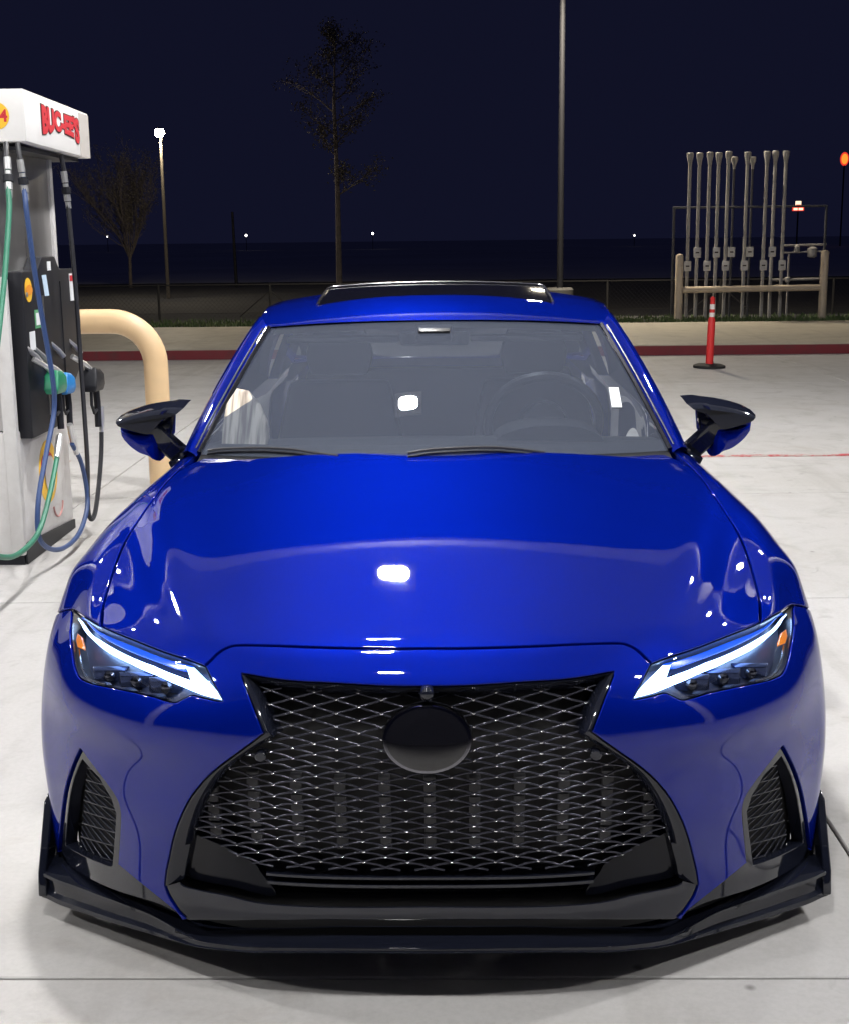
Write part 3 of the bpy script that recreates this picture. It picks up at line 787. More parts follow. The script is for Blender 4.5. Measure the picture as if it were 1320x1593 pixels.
# ---- black lower skin, corner vents, splitter
cpatch('lower_backing', mir([(0, .02), (8.8, .02), (8.8, .5), (3, .6), (0, .62)]), M['deep'], off=-.055, gap=0, flange=.01, h=.03)
vent_notch = cr(VENT_LEFT, VENT_RIGHT, VENT_LOW, VENT_BASE)
def vent(s):
    cv = empty('corner_vent'); cv.parent = car; cv.location = (0, -.885, 0)
    hole = cr(VENT_HOLE+[VENT_HOLE[0]])[:-1]
    patch('vent_surround', ms(vent_notch, s), M['gloss'], cv, holes=[ms(VENT_HOLE, s)], off=-.006, gap=.002, flange=.03, h=.010)
    patch('vent_backing', ms(VENT_HOLE, s), M['deep'], cv, off=-.045, gap=-.012, flange=0, h=.02)
    poly = np.array([(p[0]*s*SU, p[1]*SV) for p in VENT_MESH])
    q = MB(); T = np.linspace(0, 1, 40)
    lo, hi = poly.min(0), poly.max(0)
    for fam, sl in ((1, .55), (-1, -.25)):
        for k in np.arange(-14, 24):
            c0 = lo[1]+k*(hi[1]-lo[1])/(13 if fam == 1 else 8)
            us = lo[0]+(hi[0]-lo[0])*T; vs = c0+sl*s*fam*fam*(us-lo[0])*(1 if s > 0 else 1)
            if s < 0: vs = c0+sl*(hi[0]-us)
            else: vs = c0+sl*(us-lo[0])
            ok = inside(np.stack([us, vs], 1), poly); run = []
            P = S(us/SU, np.clip(vs/SV, .05, 6)); Nn = SN(us/SU, np.clip(vs/SV, .05, 6))
            P = P-Nn*.022
            for t in range(40):
                if ok[t]: run.append(tuple(P[t]))
                else:
                    if len(run) > 1: q.tube(run, .0026, 5, cap=False)
                    run = []
            if len(run) > 1: q.tube(run, .0026, 5, cap=False)
    obj('vent_mesh', q, M['gloss'], cv, angle=80)
both(vent)

sp_x = [0, .2, .38, .495, .612, .733, .82, .875, .912]
sp_y = [.085, .092, .125, .19, .27, .352, .408, .438, .475]
sp_lo = [.136, .134, .115, .089, .075, .062, .058, .058, .060]
sp_hi = [.150, .149, .132, .108, .128, .124, .125, .125, .127]
X = np.linspace(-.912, .912, 141); ax = np.abs(X)
Y = np.interp(ax, sp_x, sp_y); ZL = np.interp(ax, sp_x, sp_lo); ZH = np.interp(ax, sp_x, sp_hi)
k_ = np.array([.1, .2, .4, .2, .1])
for _ in range(2):
    Yp = np.convolve(np.pad(Y, 2, 'edge'), k_, 'valid'); Y = Yp
    ZL = np.convolve(np.pad(ZL, 2, 'edge'), k_, 'valid'); ZH = np.convolve(np.pad(ZH, 2, 'edge'), k_, 'valid')
rings = []
for x, y, a, b in zip(X, Y, ZL, ZH):
    dx = x*.9
    hgt = b-a; rc = .010*min(1, max(0, (hgt-.025)/.03))
    rings.append([(x, y+.012, a-.004), (x, y+.001, a), (x, y-.003, a+.004), (x, y-.002, a+.22*hgt), (x, y+rc, a+.32*hgt), (x, y+rc, a+.74*hgt), (x, y-.001, a+.84*hgt), (x, y, b-.003), (x, y+.006, b), (x*.97, y+.12, b+.006), (x*.97, y+.12, a-.002)])
spl = cobj('splitter', MB().rings(rings), M['gloss'], bevel=0, angle=40)
def endplate(s):
    prof = []
    pl = [(.452, .070), (.475, .058), (.62, .070), (.655, .10), (.66, .20), (.62, .262), (.585, .270), (.555, .262), (.50, .18), (.462, .125)]
    q = MB()
    inn_ = [(s*(.897+.03*max(0, z-.12)), y, z) for y, z in pl]; out_ = [(s*(.917+.03*max(0, z-.12)), y, z) for y, z in pl]
    q.rings([inn_, out_])
    cobj('splitter_endplate', q, M['gloss'], bevel=.006, seg=3)
both(endplate)

# ---- greenhouse
def wsp(sx, t, off=0.):
    s2 = sx*sx
    b = np.array([.704*sx, 1.30+.26*s2, .955-.026*s2]); a = np.array([.566*sx, 2.085+.115*s2, 1.287-.026*s2])
    p = b*(1-t)+a*t
    nrm = np.array([0, -.43, .90])
    return p+nrm*(.05*t*(1-t)*(1-.3*s2)+off)
G = [[tuple(wsp(sx, t)) for sx in np.linspace(-1, 1, 25)] for t in np.linspace(0, 1, 15)]
ws = cobj('windshield', MB().grid(G), M['glass'], angle=180)
band_ = MB().grid([[tuple(wsp(sx, t, -.006)) for sx in np.linspace(-1, 1, 25)] for t in np.linspace(-.05, .085, 4)])
cobj('windshield_frit', band_, M['interior'], angle=180)
def wp(px): return px
def pillar(s):
    W_ = [wsp(1, t) for t in np.linspace(-.02, 1, 10)]
    o0, o1 = np.array((.780, 1.70, .905)), np.array((.618, 2.36, 1.292))
    r = []
    for i, w in enumerate(W_):
        t = i/9; o = o0*(1-t)+o1*t+np.array((0.010, 0, .012))*4*t*(1-t)
        w = w+np.array((.006, .006, .002)); m_ = (w+o)/2+np.array((.006, -.012, .018))
        m1 = (w*.8+o*.2)+np.array((.004, -.008, .012)); m3 = (w*.25+o*.75)+np.array((.010, -.008, .012))
        back = o+np.array((-.03, .05, -.02))
        r.append([(s*p[0], p[1], p[2]) for p in (w, m1, m_, m3, o, back)])
    cobj('a_pillar', MB().grid(r), M['paint'], angle=60)
    tb = [(s*(p[0]+.002), p[1]-.001, p[2]+.004) for p in [wsp(1, t) for t in np.linspace(0, 1, 12)]]
    cobj('windshield_trim', MB().tube(tb, .0075, 6), M['darkchrome'])
    tb = [(s*(p[0]+.018), p[1]+.006, p[2]+.008) for p in [wsp(1, t) for t in np.linspace(.02, .98, 12)]]
    cobj('windshield_trim', MB().tube(tb, .0035, 6), M['chrome'])
both(pillar)
rr = [(2.082, .118, .572, 1.292, 1.266), (2.13, .115, .590, 1.305, 1.276), (2.22, .10, .606, 1.327, 1.288), (2.34, .07, .617, 1.346, 1.300), (2.55, .03, .620, 1.366, 1.316), (2.85, 0, .612, 1.374, 1.322), (3.15, 0, .59, 1.366, 1.31), (3.40, 0, .565, 1.345, 1.285)]
def roofp(row, s_):
    y0, dy, xe, zc, ze = row; a = abs(s_)
    return (xe*s_, y0+dy*s_*s_, ze+(zc-ze)*(1-a**2.3))
Gf = []
yy = np.array([r[0] for r in rr])
for y in np.linspace(2.082, 3.40, 34):
    row = [np.interp(y, yy, [r[k] for r in rr]) for k in range(5)]
    line = [roofp(row, s_) for s_ in np.linspace(-1, 1, 33)]
    e = line[-1]; b0 = line[0]
    Gf.append([(b0[0]-.004, b0[1]+.01, b0[2]-.045), (b0[0]-.012, b0[1]+.004, b0[2]-.016)]+line+[(e[0]+.012, e[1]+.004, e[2]-.016), (e[0]+.004, e[1]+.01, e[2]-.045)])
cobj('roof', MB().grid(Gf), M['paint'], angle=60)
def roofz(x, y):
    row = [np.interp(y, yy, [r[k] for r in rr]) for k in range(5)]
    return roofp(row, x/row[2])[2]
# tilted roof glass
def sgp(s_, t, off):
    xe = .418-.012*t; y = 2.37+.38*t+.015*s_*s_
    z0 = 1.3405-.012*abs(s_)**2.2; z1 = 1.392-.016*abs(s_)**2.2
    return (xe*s_, y, z0*(1-t)+z1*t+.006*4*t*(1-t)+off)
top_ = [[sgp(s_, t, 0) for s_ in np.linspace(-1, 1, 21)] for t in np.linspace(0, 1, 9)]
cobj('sunroof', MB().grid(top_), M['roofglass'], angle=180)
per = [sgp(s_, 0, .002) for s_ in np.linspace(-1, 1, 15)]
edge_ = [sgp(-1, t, .002) for t in np.linspace(0, .93, 8)]+[sgp(-.985, .98, .002)]+[sgp(s_, 1, .002) for s_ in np.linspace(-.95, .95, 25)]+[sgp(.985, .98, .002)]+[sgp(1, t, .002) for t in np.linspace(.93, 0, 8)]
cobj('sunroof_trim', MB().tube(edge_, .0055, 6), M['chrome'])
skirt = [[(p[0], p[1], p[2]-.003), (p[0], p[1], p[2]-.05)] for p in edge_]
cobj('sunroof_skirt', MB().grid(skirt), M['satin'])

# ---- body sides, doors, tail
def xside(y, z):
    zz_ = [.16, .22, .5, .70, .76, .82, .876, .905]
    xx_ = [.86, .885, .907, .906, .902, .868, .811, .775]
    taper = np.interp(y, [1.6, 3.0, 3.7, 4.3, 4.6], [0, .0, .008, .05, .13])
    x = np.interp(z-np.interp(y, [1.65, 3.6], [0, .045])*(z > .7), zz_, xx_)
    return x-taper
def side_panel(name, y0, y1, s, z0=.2, z1=.905, arch=None):
    g = []
    for z in np.linspace(z0, z1, 17):
        zt = z
        line = []
        for y in np.linspace(y0, y1, 17):
            top = z1+np.interp(y, [1.65, 3.6], [0, .045]); z2 = z0+(top-z0)*(z-z0)/(z1-z0)
            line.append((s*xside(y, z2), y, z2))
        g.append(line)
    return cobj(name, MB().grid(g), M['paint'], angle=60)
for s in (1, -1):
    for nm, a, b in (('front_door', 1.662, 2.62), ('rear_door', 2.626, 3.30)):
        dr = side_panel(nm, a, b, s)
        q = MB().box((s*.900, b-.24, .775), (s*.925, b-.06, .797)); q.v = [(x, y-.885, z) for x, y, z in q.v]
        obj('door_handle', q, M['gloss'], dr, bevel=.008)
    # quarter panel with the wheel opening
    ring = [(3.685+.365*math.cos(a), .325+.365*math.sin(a)) for a in np.linspace(math.pi+.25, -.25, 25)]
    outerq = []
    for (y, z), t in zip(ring, np.linspace(0, 1, 25)):
        if t < .25: q = (3.306, .2+.74*t/.25)
        elif t < .75: q = (3.306+1.28*(t-.25)/.5, .94+.02*(t-.25)/.5)
        else: q = (4.586, .96-.74*(t-.75)/.25)
        outerq.append(q)
    g = []
    for w in np.linspace(0, 1, 9):
        g.append([(s*(xside(a[0]*(1-w)+b[0]*w, a[1]*(1-w)+b[1]*w)+.004*(1-w)), a[0]*(1-w)+b[0]*w, a[1]*(1-w)+b[1]*w) for a, b in zip(ring, outerq)])
    cobj('quarter_panel', MB().grid(g), M['paint'], angle=60)
    side_pts = [[(.782, 1.70, .902), (.775, 2.2, .92), (.77, 2.9, .94), (.755, 3.5, .955)], [(.622, 2.38, 1.262), (.628, 2.55, 1.285), (.615, 3.0, 1.288), (.60, 3.2, 1.268)]]
    g = [[tuple(np.array((s*a[0], a[1], a[2]))*(1-w)+np.array((s*b[0], b[1], b[2]))*w+np.array((s*.02*4*w*(1-w), 0, 0))) for a, b in zip(*side_pts)] for w in np.linspace(0, 1, 6)]
    cobj('side_window', MB().grid(g), M['tint'], angle=60)
    cobj('belt_trim', MB().tube([(s*(x+.006), y, z+.004) for x, y, z in side_pts[0]], .006, 6), M['gloss'])
    cobj('c_pillar', MB().rings([[(s*.755, 3.5, .955), (s*.74, 4.05, .985), (s*.70, 4.05, .985), (s*.71, 3.5, .955)], [(s*.602, 3.19, 1.268), (s*.572, 3.42, 1.282), (s*.55, 3.42, 1.27), (s*.57, 3.19, 1.255)]]), M['paint'])
    cobj('sill', MB().rings([[(s*.78, y, .13), (s*.885, y, .13), (s*.90, y, .17), (s*.89, y, .21), (s*.78, y, .21)] for y in (1.25, 3.3)]), M['gloss'], bevel=.006)
g = [[(x*(.55+.17*t), 3.41+.62*t, 1.338-.34*t-.06*abs(x)**2*(1-t)) for x in np.linspace(-1, 1, 11)] for t in np.linspace(0, 1, 7)]
cobj('rear_window', MB().grid(g), M['roofglass'], angle=180)
g = [[(x*(.80-.10*t), 4.03+.6*t, .995-.012*t-.03*abs(x)**3) for x in np.linspace(-1, 1, 15)] for t in np.linspace(0, 1, 5)]
g += [[(x*.74, 4.66-.10*abs(x)**3, z) for x in np.linspace(-1, 1, 15)] for z in (.94, .80, .62, .40, .22)]
cobj('trunk', MB().grid(g), M['paint'], angle=60)
cobj('underbody', MB().box((-.78, .42, .14), (.78, 4.5, .19)), M['deep'])
cobj('firewall', MB().box((-.68, 1.42, .16), (.68, 1.45, .86)), M['deep'])
def wheel(x, y):
    w = empty('wheel'); w.parent = car; w.location = (x, y-.885, .325)
    sg = 1 if x > 0 else -1
    prof = [(.235, -.11), (.29, -.118), (.315, -.105), (.325, -.07), (.325, .07), (.315, .105), (.29, .118), (.235, .11)]
    obj('tyre', MB().lathe(prof, (0, 0, 0), 40, 'x', cap=False), M['tyre'], w)
    q = MB().lathe([(.236, -.10), (.22, -.09), (.21, .0), (.225, .10), (.237, .112)], (0, 0, 0), 36, 'x', cap=False)
    rm = obj('rim', q, M['rim'], w)
    for k in range(10):
        a = 2*math.pi*k/10; c, s_ = math.cos(a), math.sin(a); hx = sg*.095
        r = []
        for rad, hw in ((.03, .018), (.13, .012), (.225, .016)):
            r.append([(hx+dx*sg, rad*c-t*hw*s_, rad*s_+t*hw*c) for dx, t in ((-.02, -1), (.005, -.6), (.005, .6), (-.02, 1))])
        obj('spoke', MB().rings(r), M['rim'], rm)
    obj('disc', MB().lathe([(.02, -.01), (.17, -.01), (.17, .01), (.02, .01)], (sg*.02, 0, 0), 30, 'x'), M['darkchrome'], w)
for x in (.757, -.757):
    for y in (.885, 3.685): wheel(x, y)
both(lambda s: cobj('wheel_liner', MB().grid([[(s*x, .885+.40*math.cos(a), .325+.385*math.sin(a)) for x in (.60, .84)] for a in np.linspace(-.2, math.pi+.2, 20)]), M['deep']))

# ---- mirrors
def mirror(s):
    mr = empty('door_mirror'); mr.parent = car; mr.location = (0, -.885, 0)
    def pil(name, poly, y0, depth, fr, m, bev=0.0, ins=.78):
        c = np.mean(np.array(poly), 0)
        ring = lambda k, y: [(s*(c[0]+(x-c[0])*k), y, c[1]+(z-c[1])*k) for x, z in poly]
        q = MB().rings([ring(.96, y0+depth), ring(1, y0+depth*.6), ring(1, y0), ring((1+ins)/2, y0-fr*.7), ring(ins, y0-fr), ring(.35, y0-fr*1.12)])
        return obj(name, q, m, mr, angle=50)
    def dense(poly, k=4): return [p for p in smooth(poly+[poly[0]], k)[:-1]]
    # lower painted shell
    pil('mirror_shell', dense([(.895, .975), (.915, .978), (.97, .984), (1.024, .998), (1.028, .985), (1.022, .966), (.992, .936), (.95, .910), (.91, .898), (.885, .884), (.88, .91), (.884, .945)], 3), 1.80, .10, .045, M['paint'])
    # black upper blade with inner horn
    top = [(.781, 1.060), (.83, 1.063), (.89, 1.058), (.96, 1.046), (1.026, 1.026), (1.026, 1.016), (.97, 1.000), (.905, .987), (.888, .998), (.86, 1.020), (.835, 1.040), (.80, 1.052)]
    q = MB()
    rings_ = []
    for y, k, dz in ((1.72, .86, -.010), (1.735, .95, -.004), (1.76, 1, 0), (1.83, 1, .008), (1.90, .97, .010)):
        c = (.915, 1.02); rings_.append([(s*(c[0]+(x-c[0])*k), y+(.03 if x < .84 else 0), c[1]+(z-c[1])*k+dz) for x, z in dense(top, 3)])
    obj('mirror_cap', q.rings(rings_), M['gloss'], mr, angle=45)
    obj('mirror_glass', MB().prism([(s*x, 1.885, z) for x, z in [(.845, 1.035), (1.01, 1.015), (1.0, .96), (.93, .925), (.86, .95)]], (0, .012, 0)), M['chrome'], mr)
    obj('mirror_core', MB().prism([(s*x, 1.80, z) for x, z in [(.834, 1.038), (.90, 1.03), (.95, 1.0), (.95, .94), (.87, .93), (.842, .962)]], (0, .085, 0)), M['gloss'], mr, bevel=.006)
    arm = [[(s*(x+dx), y, z+dz) for dx, dz in ((-.024, .018), (.0, .026), (.03, -.010), (.006, -.024))] for x, y, z in ((.80, 1.80, .868), (.835, 1.785, .905), (.875, 1.775, .945), (.905, 1.775, .975))]
    arm2 = [[(p[0], p[1]+.06, p[2]) for p in r] for r in arm]
    obj('mirror_arm', MB().rings([a+b[::-1] for a, b in zip(arm, arm2)]), M['gloss'], mr, bevel=.004)
    obj('mirror_foot', MB().rings([[(s*x, y, z) for x, y, z in r] for r in ([(.775, 1.76, .872), (.80, 1.75, .846), (.83, 1.76, .836), (.83, 1.90, .85), (.775, 1.90, .89)], [(.79, 1.775, .900), (.815, 1.765, .882), (.85, 1.78, .868), (.85, 1.87, .875), (.79, 1.87, .905)])]), M['gloss'], mr, bevel=.005)
def mirror_fit(o):
    for ch in o.children:
        if ch.name.split('.')[0] in ('mirror_arm', 'mirror_foot'): continue
        for v in ch.data.vertices:
            sg = 1 if v.co.x > 0 else -1; a = abs(v.co.x)
            v.co.x = sg*(.845+(a-.845)*.84); v.co.z -= .014+.10*max(0, v.co.z-1.02)
both(mirror)
for o in list(car.children):
    if o.name.startswith('door_mirror'): mirror_fit(o)

# ---- wipers and cowl
def on_ws(x, t, off):
    sx = x/(.715*(1-t)+.566*t); return tuple(wsp(sx, t, off))
for pts, r in (([(-.96, .008), (-.91, .022), (-.8, .032), (-.7, .036), (-.58, .030), (-.5, .016), (-.38, -.004)], .0042), ([(-.10, .012), (-.02, .03), (.04, .036), (.12, .040), (.19, .042), (.27, .038), (.36, .024), (.45, .004)], .0045)):
    w = cobj('wiper', MB().tube(smooth([tuple(wsp(x, t, .010)) for x, t in pts], 5), r, 6), M['wiper'])
    q = MB().tube([tuple(wsp(x, t-.012, .005)) for x, t in pts], .004, 5)
    q.v = [(a, b-.885, c) for a, b, c in q.v]
    obj('wiper_blade', q, M['plastic'], w)
cobj('cowl', MB().grid([[(x*.70, 1.30+.24*x*x+dy, .945-.03*x*x+dz) for x in np.linspace(-1, 1, 15)] for dy, dz in ((.0, -.03), (.02, -.008), (.05, .0))]), M['plastic'], angle=60)

# ---- cabin
cobj('dash_line', MB().tube([tuple(wsp(sx, .098+.01*sx*sx, -.03)) for sx in np.linspace(-.86, .93, 24)], .004, 6), M['galv'])  # thin grey tube drawn for the pale line along the dash
cobj('dashboard', MB().rings([[(x, 1.52+.10*x*x, .80), (x, 1.50+.10*x*x, .905-.01*x*x), (x, 1.75, .945-.02*x*x), (x, 1.90, .93-.02*x*x), (x, 1.93, .80)] for x in np.linspace(-.70, .70, 9)]), M['interior'], angle=60)
cobj('cabin_floor', MB().box((-.72, 1.47, .21), (.72, 4.0, .26)), M['deep'])
cobj('cabin_lining', MB().grid([[(x*.55, 2.16+1.2*t, 1.262+.06*math.sin(math.pi*t)-.02*x*x) for x in np.linspace(-1, 1, 7)] for t in np.linspace(0, 1, 6)]), M['interior'])
cobj('instrument_hood', MB().rings([[(.36+.17*math.cos(a), y, .93+.055*math.sin(a)) for a in np.linspace(0, math.pi, 11)] for y in (1.72, 1.92)]), M['interior'])
stw = [(.36+.185*math.cos(a), 2.02-.07*math.sin(a), .95+.165*math.sin(a)) for a in np.linspace(0, 2*math.pi, 33)]
sw = cobj('steering_wheel', MB().tube(stw, .017, 8), M['satin'])
q = MB().lathe([(.08, -.02), (.075, .02), (.03, .03)], (.36, 2.0, .95), 16, 'y'); q.v = [(a, b-.885, c) for a, b, c in q.v]
obj('wheel_hub', q, M['satin'], sw)
for x in (-.37, .37):
    st = cobj('seat', MB().rings([[(x-.24, 2.50, .42), (x+.24, 2.50, .42), (x+.24, 2.65, .42), (x-.24, 2.65, .42)], [(x-.25, 2.58, .75), (x+.25, 2.58, .75), (x+.25, 2.72, .75), (x-.25, 2.72, .75)], [(x-.19, 2.66, 1.03), (x+.19, 2.66, 1.03), (x+.19, 2.76, 1.03), (x-.19, 2.76, 1.03)]]), M['seat'], bevel=.03)
    q = MB().rings([[(x-.11, 2.67, 1.05), (x+.11, 2.67, 1.05), (x+.11, 2.76, 1.05), (x-.11, 2.76, 1.05)], [(x-.13, 2.68, 1.13), (x+.13, 2.68, 1.13), (x+.13, 2.77, 1.13), (x-.13, 2.77, 1.13)], [(x-.10, 2.69, 1.22), (x+.10, 2.69, 1.22), (x+.10, 2.76, 1.22), (x-.10, 2.76, 1.22)]])
    q.v = [(a, b-.885, c) for a, b, c in q.v]
    obj('headrest', q, M['seat'], st, bevel=.02)
cobj('rear_seat', MB().rings([[(-.62, 3.25, .45), (.62, 3.25, .45), (.62, 3.45, .45), (-.62, 3.45, .45)], [(-.58, 3.45, 1.0), (.58, 3.45, 1.0), (.58, 3.55, 1.0), (-.58, 3.55, 1.0)]]), M['seat'], bevel=.03)
cobj('rearview_mirror', MB().rings([[(-.115, 2.10, 1.205), (.115, 2.10, 1.205), (.12, 2.10, 1.255), (-.12, 2.10, 1.255)], [(-.09, 2.075, 1.212), (.09, 2.075, 1.212), (.09, 2.075, 1.25), (-.09, 2.075, 1.25)]]), M['satin'], bevel=.008)
cobj('sensor_housing', MB().rings([[(-.05, 1.99, 1.262), (.05, 1.99, 1.262), (.06, 2.10, 1.277), (-.06, 2.10, 1.277)], [(-.06, 2.02, 1.225), (.06, 2.02, 1.225), (.07, 2.11, 1.235), (-.07, 2.11, 1.235)]]), M['satin'], bevel=.006)
for x0, x1 in ((-.50, -.12), (.12, .50)):
    cobj('sun_visor', MB().box((x0, 2.13, 1.215), (x1, 2.26, 1.235)), M['seat'], bevel=.008)
# toll tag on the glass
a, b, c, d = [tuple(wsp(sx, t, .002)) for sx, t in ((.87, .295), (.82, .295), (.85, .44), (.90, .44))]
cobj('toll_tag', MB().prism([a, b, c, d], (0, -.0015, .003)), M['sticker'])
# straw bag on the dashboard
bag = thing('straw_bag', 'pale streaked straw bag standing behind the windshield beside the pillar', 'bag', (-.578, 1.66, .93))
pr = []
ou = [(-.075, 0), (-.078, .07), (-.072, .14), (-.045, .185), (-.01, .178), (.03, .135), (.058, .08), (.066, .03), (.062, 0)]
n_ = len(ou)
for y, k in ((-.035, .9), (-.022, .98), (0, 1), (.03, .98), (.05, .86)):
    pr.append([(x*k, y+.75*z, z*k*.92) for x, z in ou])
obj('body', MB().rings(pr), M['straw'], bag, angle=60)

# ------------------------------------------------------------------ fuel dispenser
pump = thing('fuel_dispenser', 'steel fuel dispenser with white topper sign and green, blue and black hoses', 'fuel pump', (-2.5, 4.37, 0))
def po(name, mb, m, parent=None, **k):
    mb.v = [(x+2.5, y-4.37, z) for x, y, z in mb.v]
    return obj(name, mb, m, parent or pump, **k)
px_ = -2.045
po('plinth', MB().box((-2.98, 3.935, 0.001), (px_-.004, 4.795, .045)), M['plastic'])
po('lower_cabinet', MB().box((-3.0, 3.93, .046), (px_, 4.80, .66)), M['cabinet'], bevel=.012)
po('column', MB().box((-2.98, 3.95, .662), (px_-.012, 4.785, 2.03)), M['steel'], bevel=.015)
po('corner_post', MB().box((px_-.06, 4.765, .67), (px_+.004, 4.815, 2.0)), M['cabinet'], bevel=.006)
po('corner_post', MB().box((px_-.06, 3.915, .05), (px_+.006, 3.965, 1.40)), M['cabinet'], bevel=.012)
po('plinth_strip', MB().prism([(px_+.001, 3.94, 0.002), (px_+.001, 4.79, 0.002), (px_+.001, 4.79, .05), (px_+.001, 3.94, .11)], (.008, 0, 0)), M['plastic'])
# console
cs = [(px_-.011, 3.99, .62), (px_-.011, 4.42, .62), (px_-.011, 4.93, .90), (px_-.011, 4.90, 1.42), (px_-.011, 4.62, 1.425), (px_-.011, 4.55, 1.49), (px_-.011, 4.33, 1.49), (px_-.011, 4.24, 1.425), (px_-.011, 3.99, 1.425)]
con = po('console', MB().prism(cs, (.075, 0, 0)), M['plastic'], bevel=.012)
xf = px_+.064
def decal(name, y0, y1, z0, z1, m, x=xf+.0005, lean=0.):
    po(name, MB().prism([(x, y0, z0), (x, y1, z0), (x, y1+lean, z1), (x, y0+lean, z1)], (.002, 0, 0)), m)
def ovaldecal(name, y, z, ry, rz, m, x=xf+.0005, t=.002):
    po(name, MB().rings([[(x, y+ry*math.cos(a), z+rz*math.sin(a)) for a in np.linspace(0, 2*math.pi, 29)[:-1]], [(x+t, y+ry*math.cos(a), z+rz*math.sin(a)) for a in np.linspace(0, 2*math.pi, 29)[:-1]]]), m)
ovaldecal('round_decal', 4.07, 1.335, .055, .058, M['yellow'])
ovaldecal('round_decal', 4.075, 1.335, .05, .025, M['orange'], xf+.0030)
decal('notice_decal', 4.20, 4.235, 1.31, 1.365, M['decal_white'])
decal('notice_decal', 4.33, 4.40, 1.295, 1.40, M['decal_pale'], lean=-.03)
decal('notice_decal', 4.14, 4.23, 1.145, 1.235, M['decal_green'])
decal('notice_decal', 4.155, 4.215, 1.16, 1.22, M['decal_white'], xf+.003)
decal('notice_decal', 4.04, 4.125, 1.045, 1.135, M['decal_white'])
decal('notice_decal', 4.78, 4.87, 1.25, 1.395, M['decal_white'])
decal('notice_decal', 4.785, 4.865, 1.355, 1.385, M['red'], xf+.003)
decal('notice_decal', 4.40, 4.46, 1.42, 1.465, M['decal_white'])
ovaldecal('console_lock', 3.995+.04, 1.315, .014, .012, M['silver'], xf, .006)
po('console_groove', MB().box((xf, 4.28, .70), (xf+.004, 4.295, 1.30)), M['steel'])
po('console_groove', MB().box((xf, 4.60, .78), (xf+.004, 4.612, 1.36)), M['plastic'])
# lower badge
ovaldecal('fuel_badge', 4.39, .39, .155, .165, M['yellow'], px_+.0005)
ovaldecal('fuel_badge_band', 4.37, .44, .10, .055, M['red'], px_+.003)
ovaldecal('fuel_badge_core', 4.41, .37, .085, .10, M['cabinet'], px_+.0052)
rim_ = [(px_+.002, 4.52+.085*math.cos(a), .21+.085*math.sin(a)) for a in np.linspace(-2.9, -.2, 14)]
po('red_swoosh', MB().tube(rim_, .006, 5), mat('faded_red', (.55, .28, .26), .6))
# topper
tp = po('topper', MB().prism([(-3.05, 3.95, 2.02), (-1.90, 3.95, 2.02), (-1.90, 5.06, 2.005), (-3.05, 5.06, 2.005), ], (0, 0, .235)), M['white'], bevel=.008)
po('topper_underside', MB().box((-2.98, 4.0, 1.985), (-1.95, 5.0, 2.004)), M['plastic'])
po('topper_end', MB().box((-1.8995, 4.87, 2.0055), (-1.8975, 5.055, 2.23)), mat('grey_print', (.50, .47, .44), .5))
num = po('pump_number_disc', MB().lathe([(.001, 0), (.062, 0), (.062, .003), (.001, .003)], (-2.035, 3.9495, 2.135), 32, 'y'), M['yellow'])
def text_mesh(txt, size, off=0., ext=.002):
    cu = bpy.data.curves.new('lettering', 'FONT'); cu.body = txt; cu.size = size; cu.offset = off; cu.extrude = ext
    cu.resolution_u = 4
    t = bpy.data.objects.new('lettering', cu); COL.objects.link(t)
    dg = bpy.context.evaluated_depsgraph_get(); me = bpy.data.meshes.new_from_object(t.evaluated_get(dg))
    bpy.data.objects.remove(t)
    v = np.array([x.co[:] for x in me.vertices]); f = [tuple(p.vertices) for p in me.polygons]
    return v, f
def letters(name, txt, m, y0, y1, zf, x, off, ext, pad=0.):
    v, f = text_mesh(txt, 1.0, off, ext)
    lo, hi = v[:, 0].min(), v[:, 0].max(); a, b = v[:, 1].min(), v[:, 1].max()
    t = (v[:, 0]-lo)/(hi-lo); h = (v[:, 1]-a)/(b-a)
    zb, zt = zf(t)
    q = MB(); q.add([(x+(.0006 if k < 0 else .0026), y0-pad+(y1-y0+2*pad)*tt, bb-pad+(tp_-bb+2*pad)*hh) for k, tt, hh, bb, tp_ in zip(v[:, 2], t, h, zb, zt)], f)
    return po(name, q, m, recalc=True)
def arch(t):
    return 2.085-.022*np.abs(2*t-1)**1.5+.018-.016*(t > .85)-.012*(t < .2), 2.215-.016*t-.004*np.sin(math.pi*t)
letters('topper_letters_outline', "BUC-EE'S", M['outline'], 4.20, 4.86, arch, -1.9, .075, .01, .006)
letters('topper_letters', "BUC-EE'S", M['red'], 4.205, 4.855, arch, -1.8978, .055, .01)
v, f = text_mesh("4", .075, .002, .001)
po('pump_number', MB().add([(-2.018+a, 3.9460-c, 2.110+b) for a, b, c in v], f), M['red'])
# hoses
def hose(pts, x, r, m, name='hose', x_end=None):
    return name
def hpts(l): return l
HX = -1.89
def mk_hose(pts, r, m, name='hose'): return po(name, MB().tube(smooth(pts, 6), r, 8), m)
mk_hose([(-1.9300, 3.7404, 1.9987), (-1.9200, 3.7068, 1.9464), (-1.9100, 3.6794, 1.8837)], .0118, M['blackhose'], 'hose_whip')
gh = mk_hose([(-1.9100, 3.6794, 1.8837), (-1.9000, 3.6361, 1.7902), (-1.8900, 3.5915, 1.6919), (-1.8700, 3.4217, 1.4440), (-1.8500, 3.2462, 1.2337), (-1.8300, 2.9792, 0.8850), (-1.8300, 2.7809, 0.5493), (-1.8300, 2.8250, 0.3490), (-1.8300, 3.0268, 0.2594), (-1.8400, 3.2738, 0.2254), (-1.8500, 3.5552, 0.2496), (-1.8700, 3.8087, 0.3600), (-1.8900, 4.0395, 0.5087), (-1.9000, 4.1408, 0.6057)], .0125, M['greenhose'], 'green_hose')
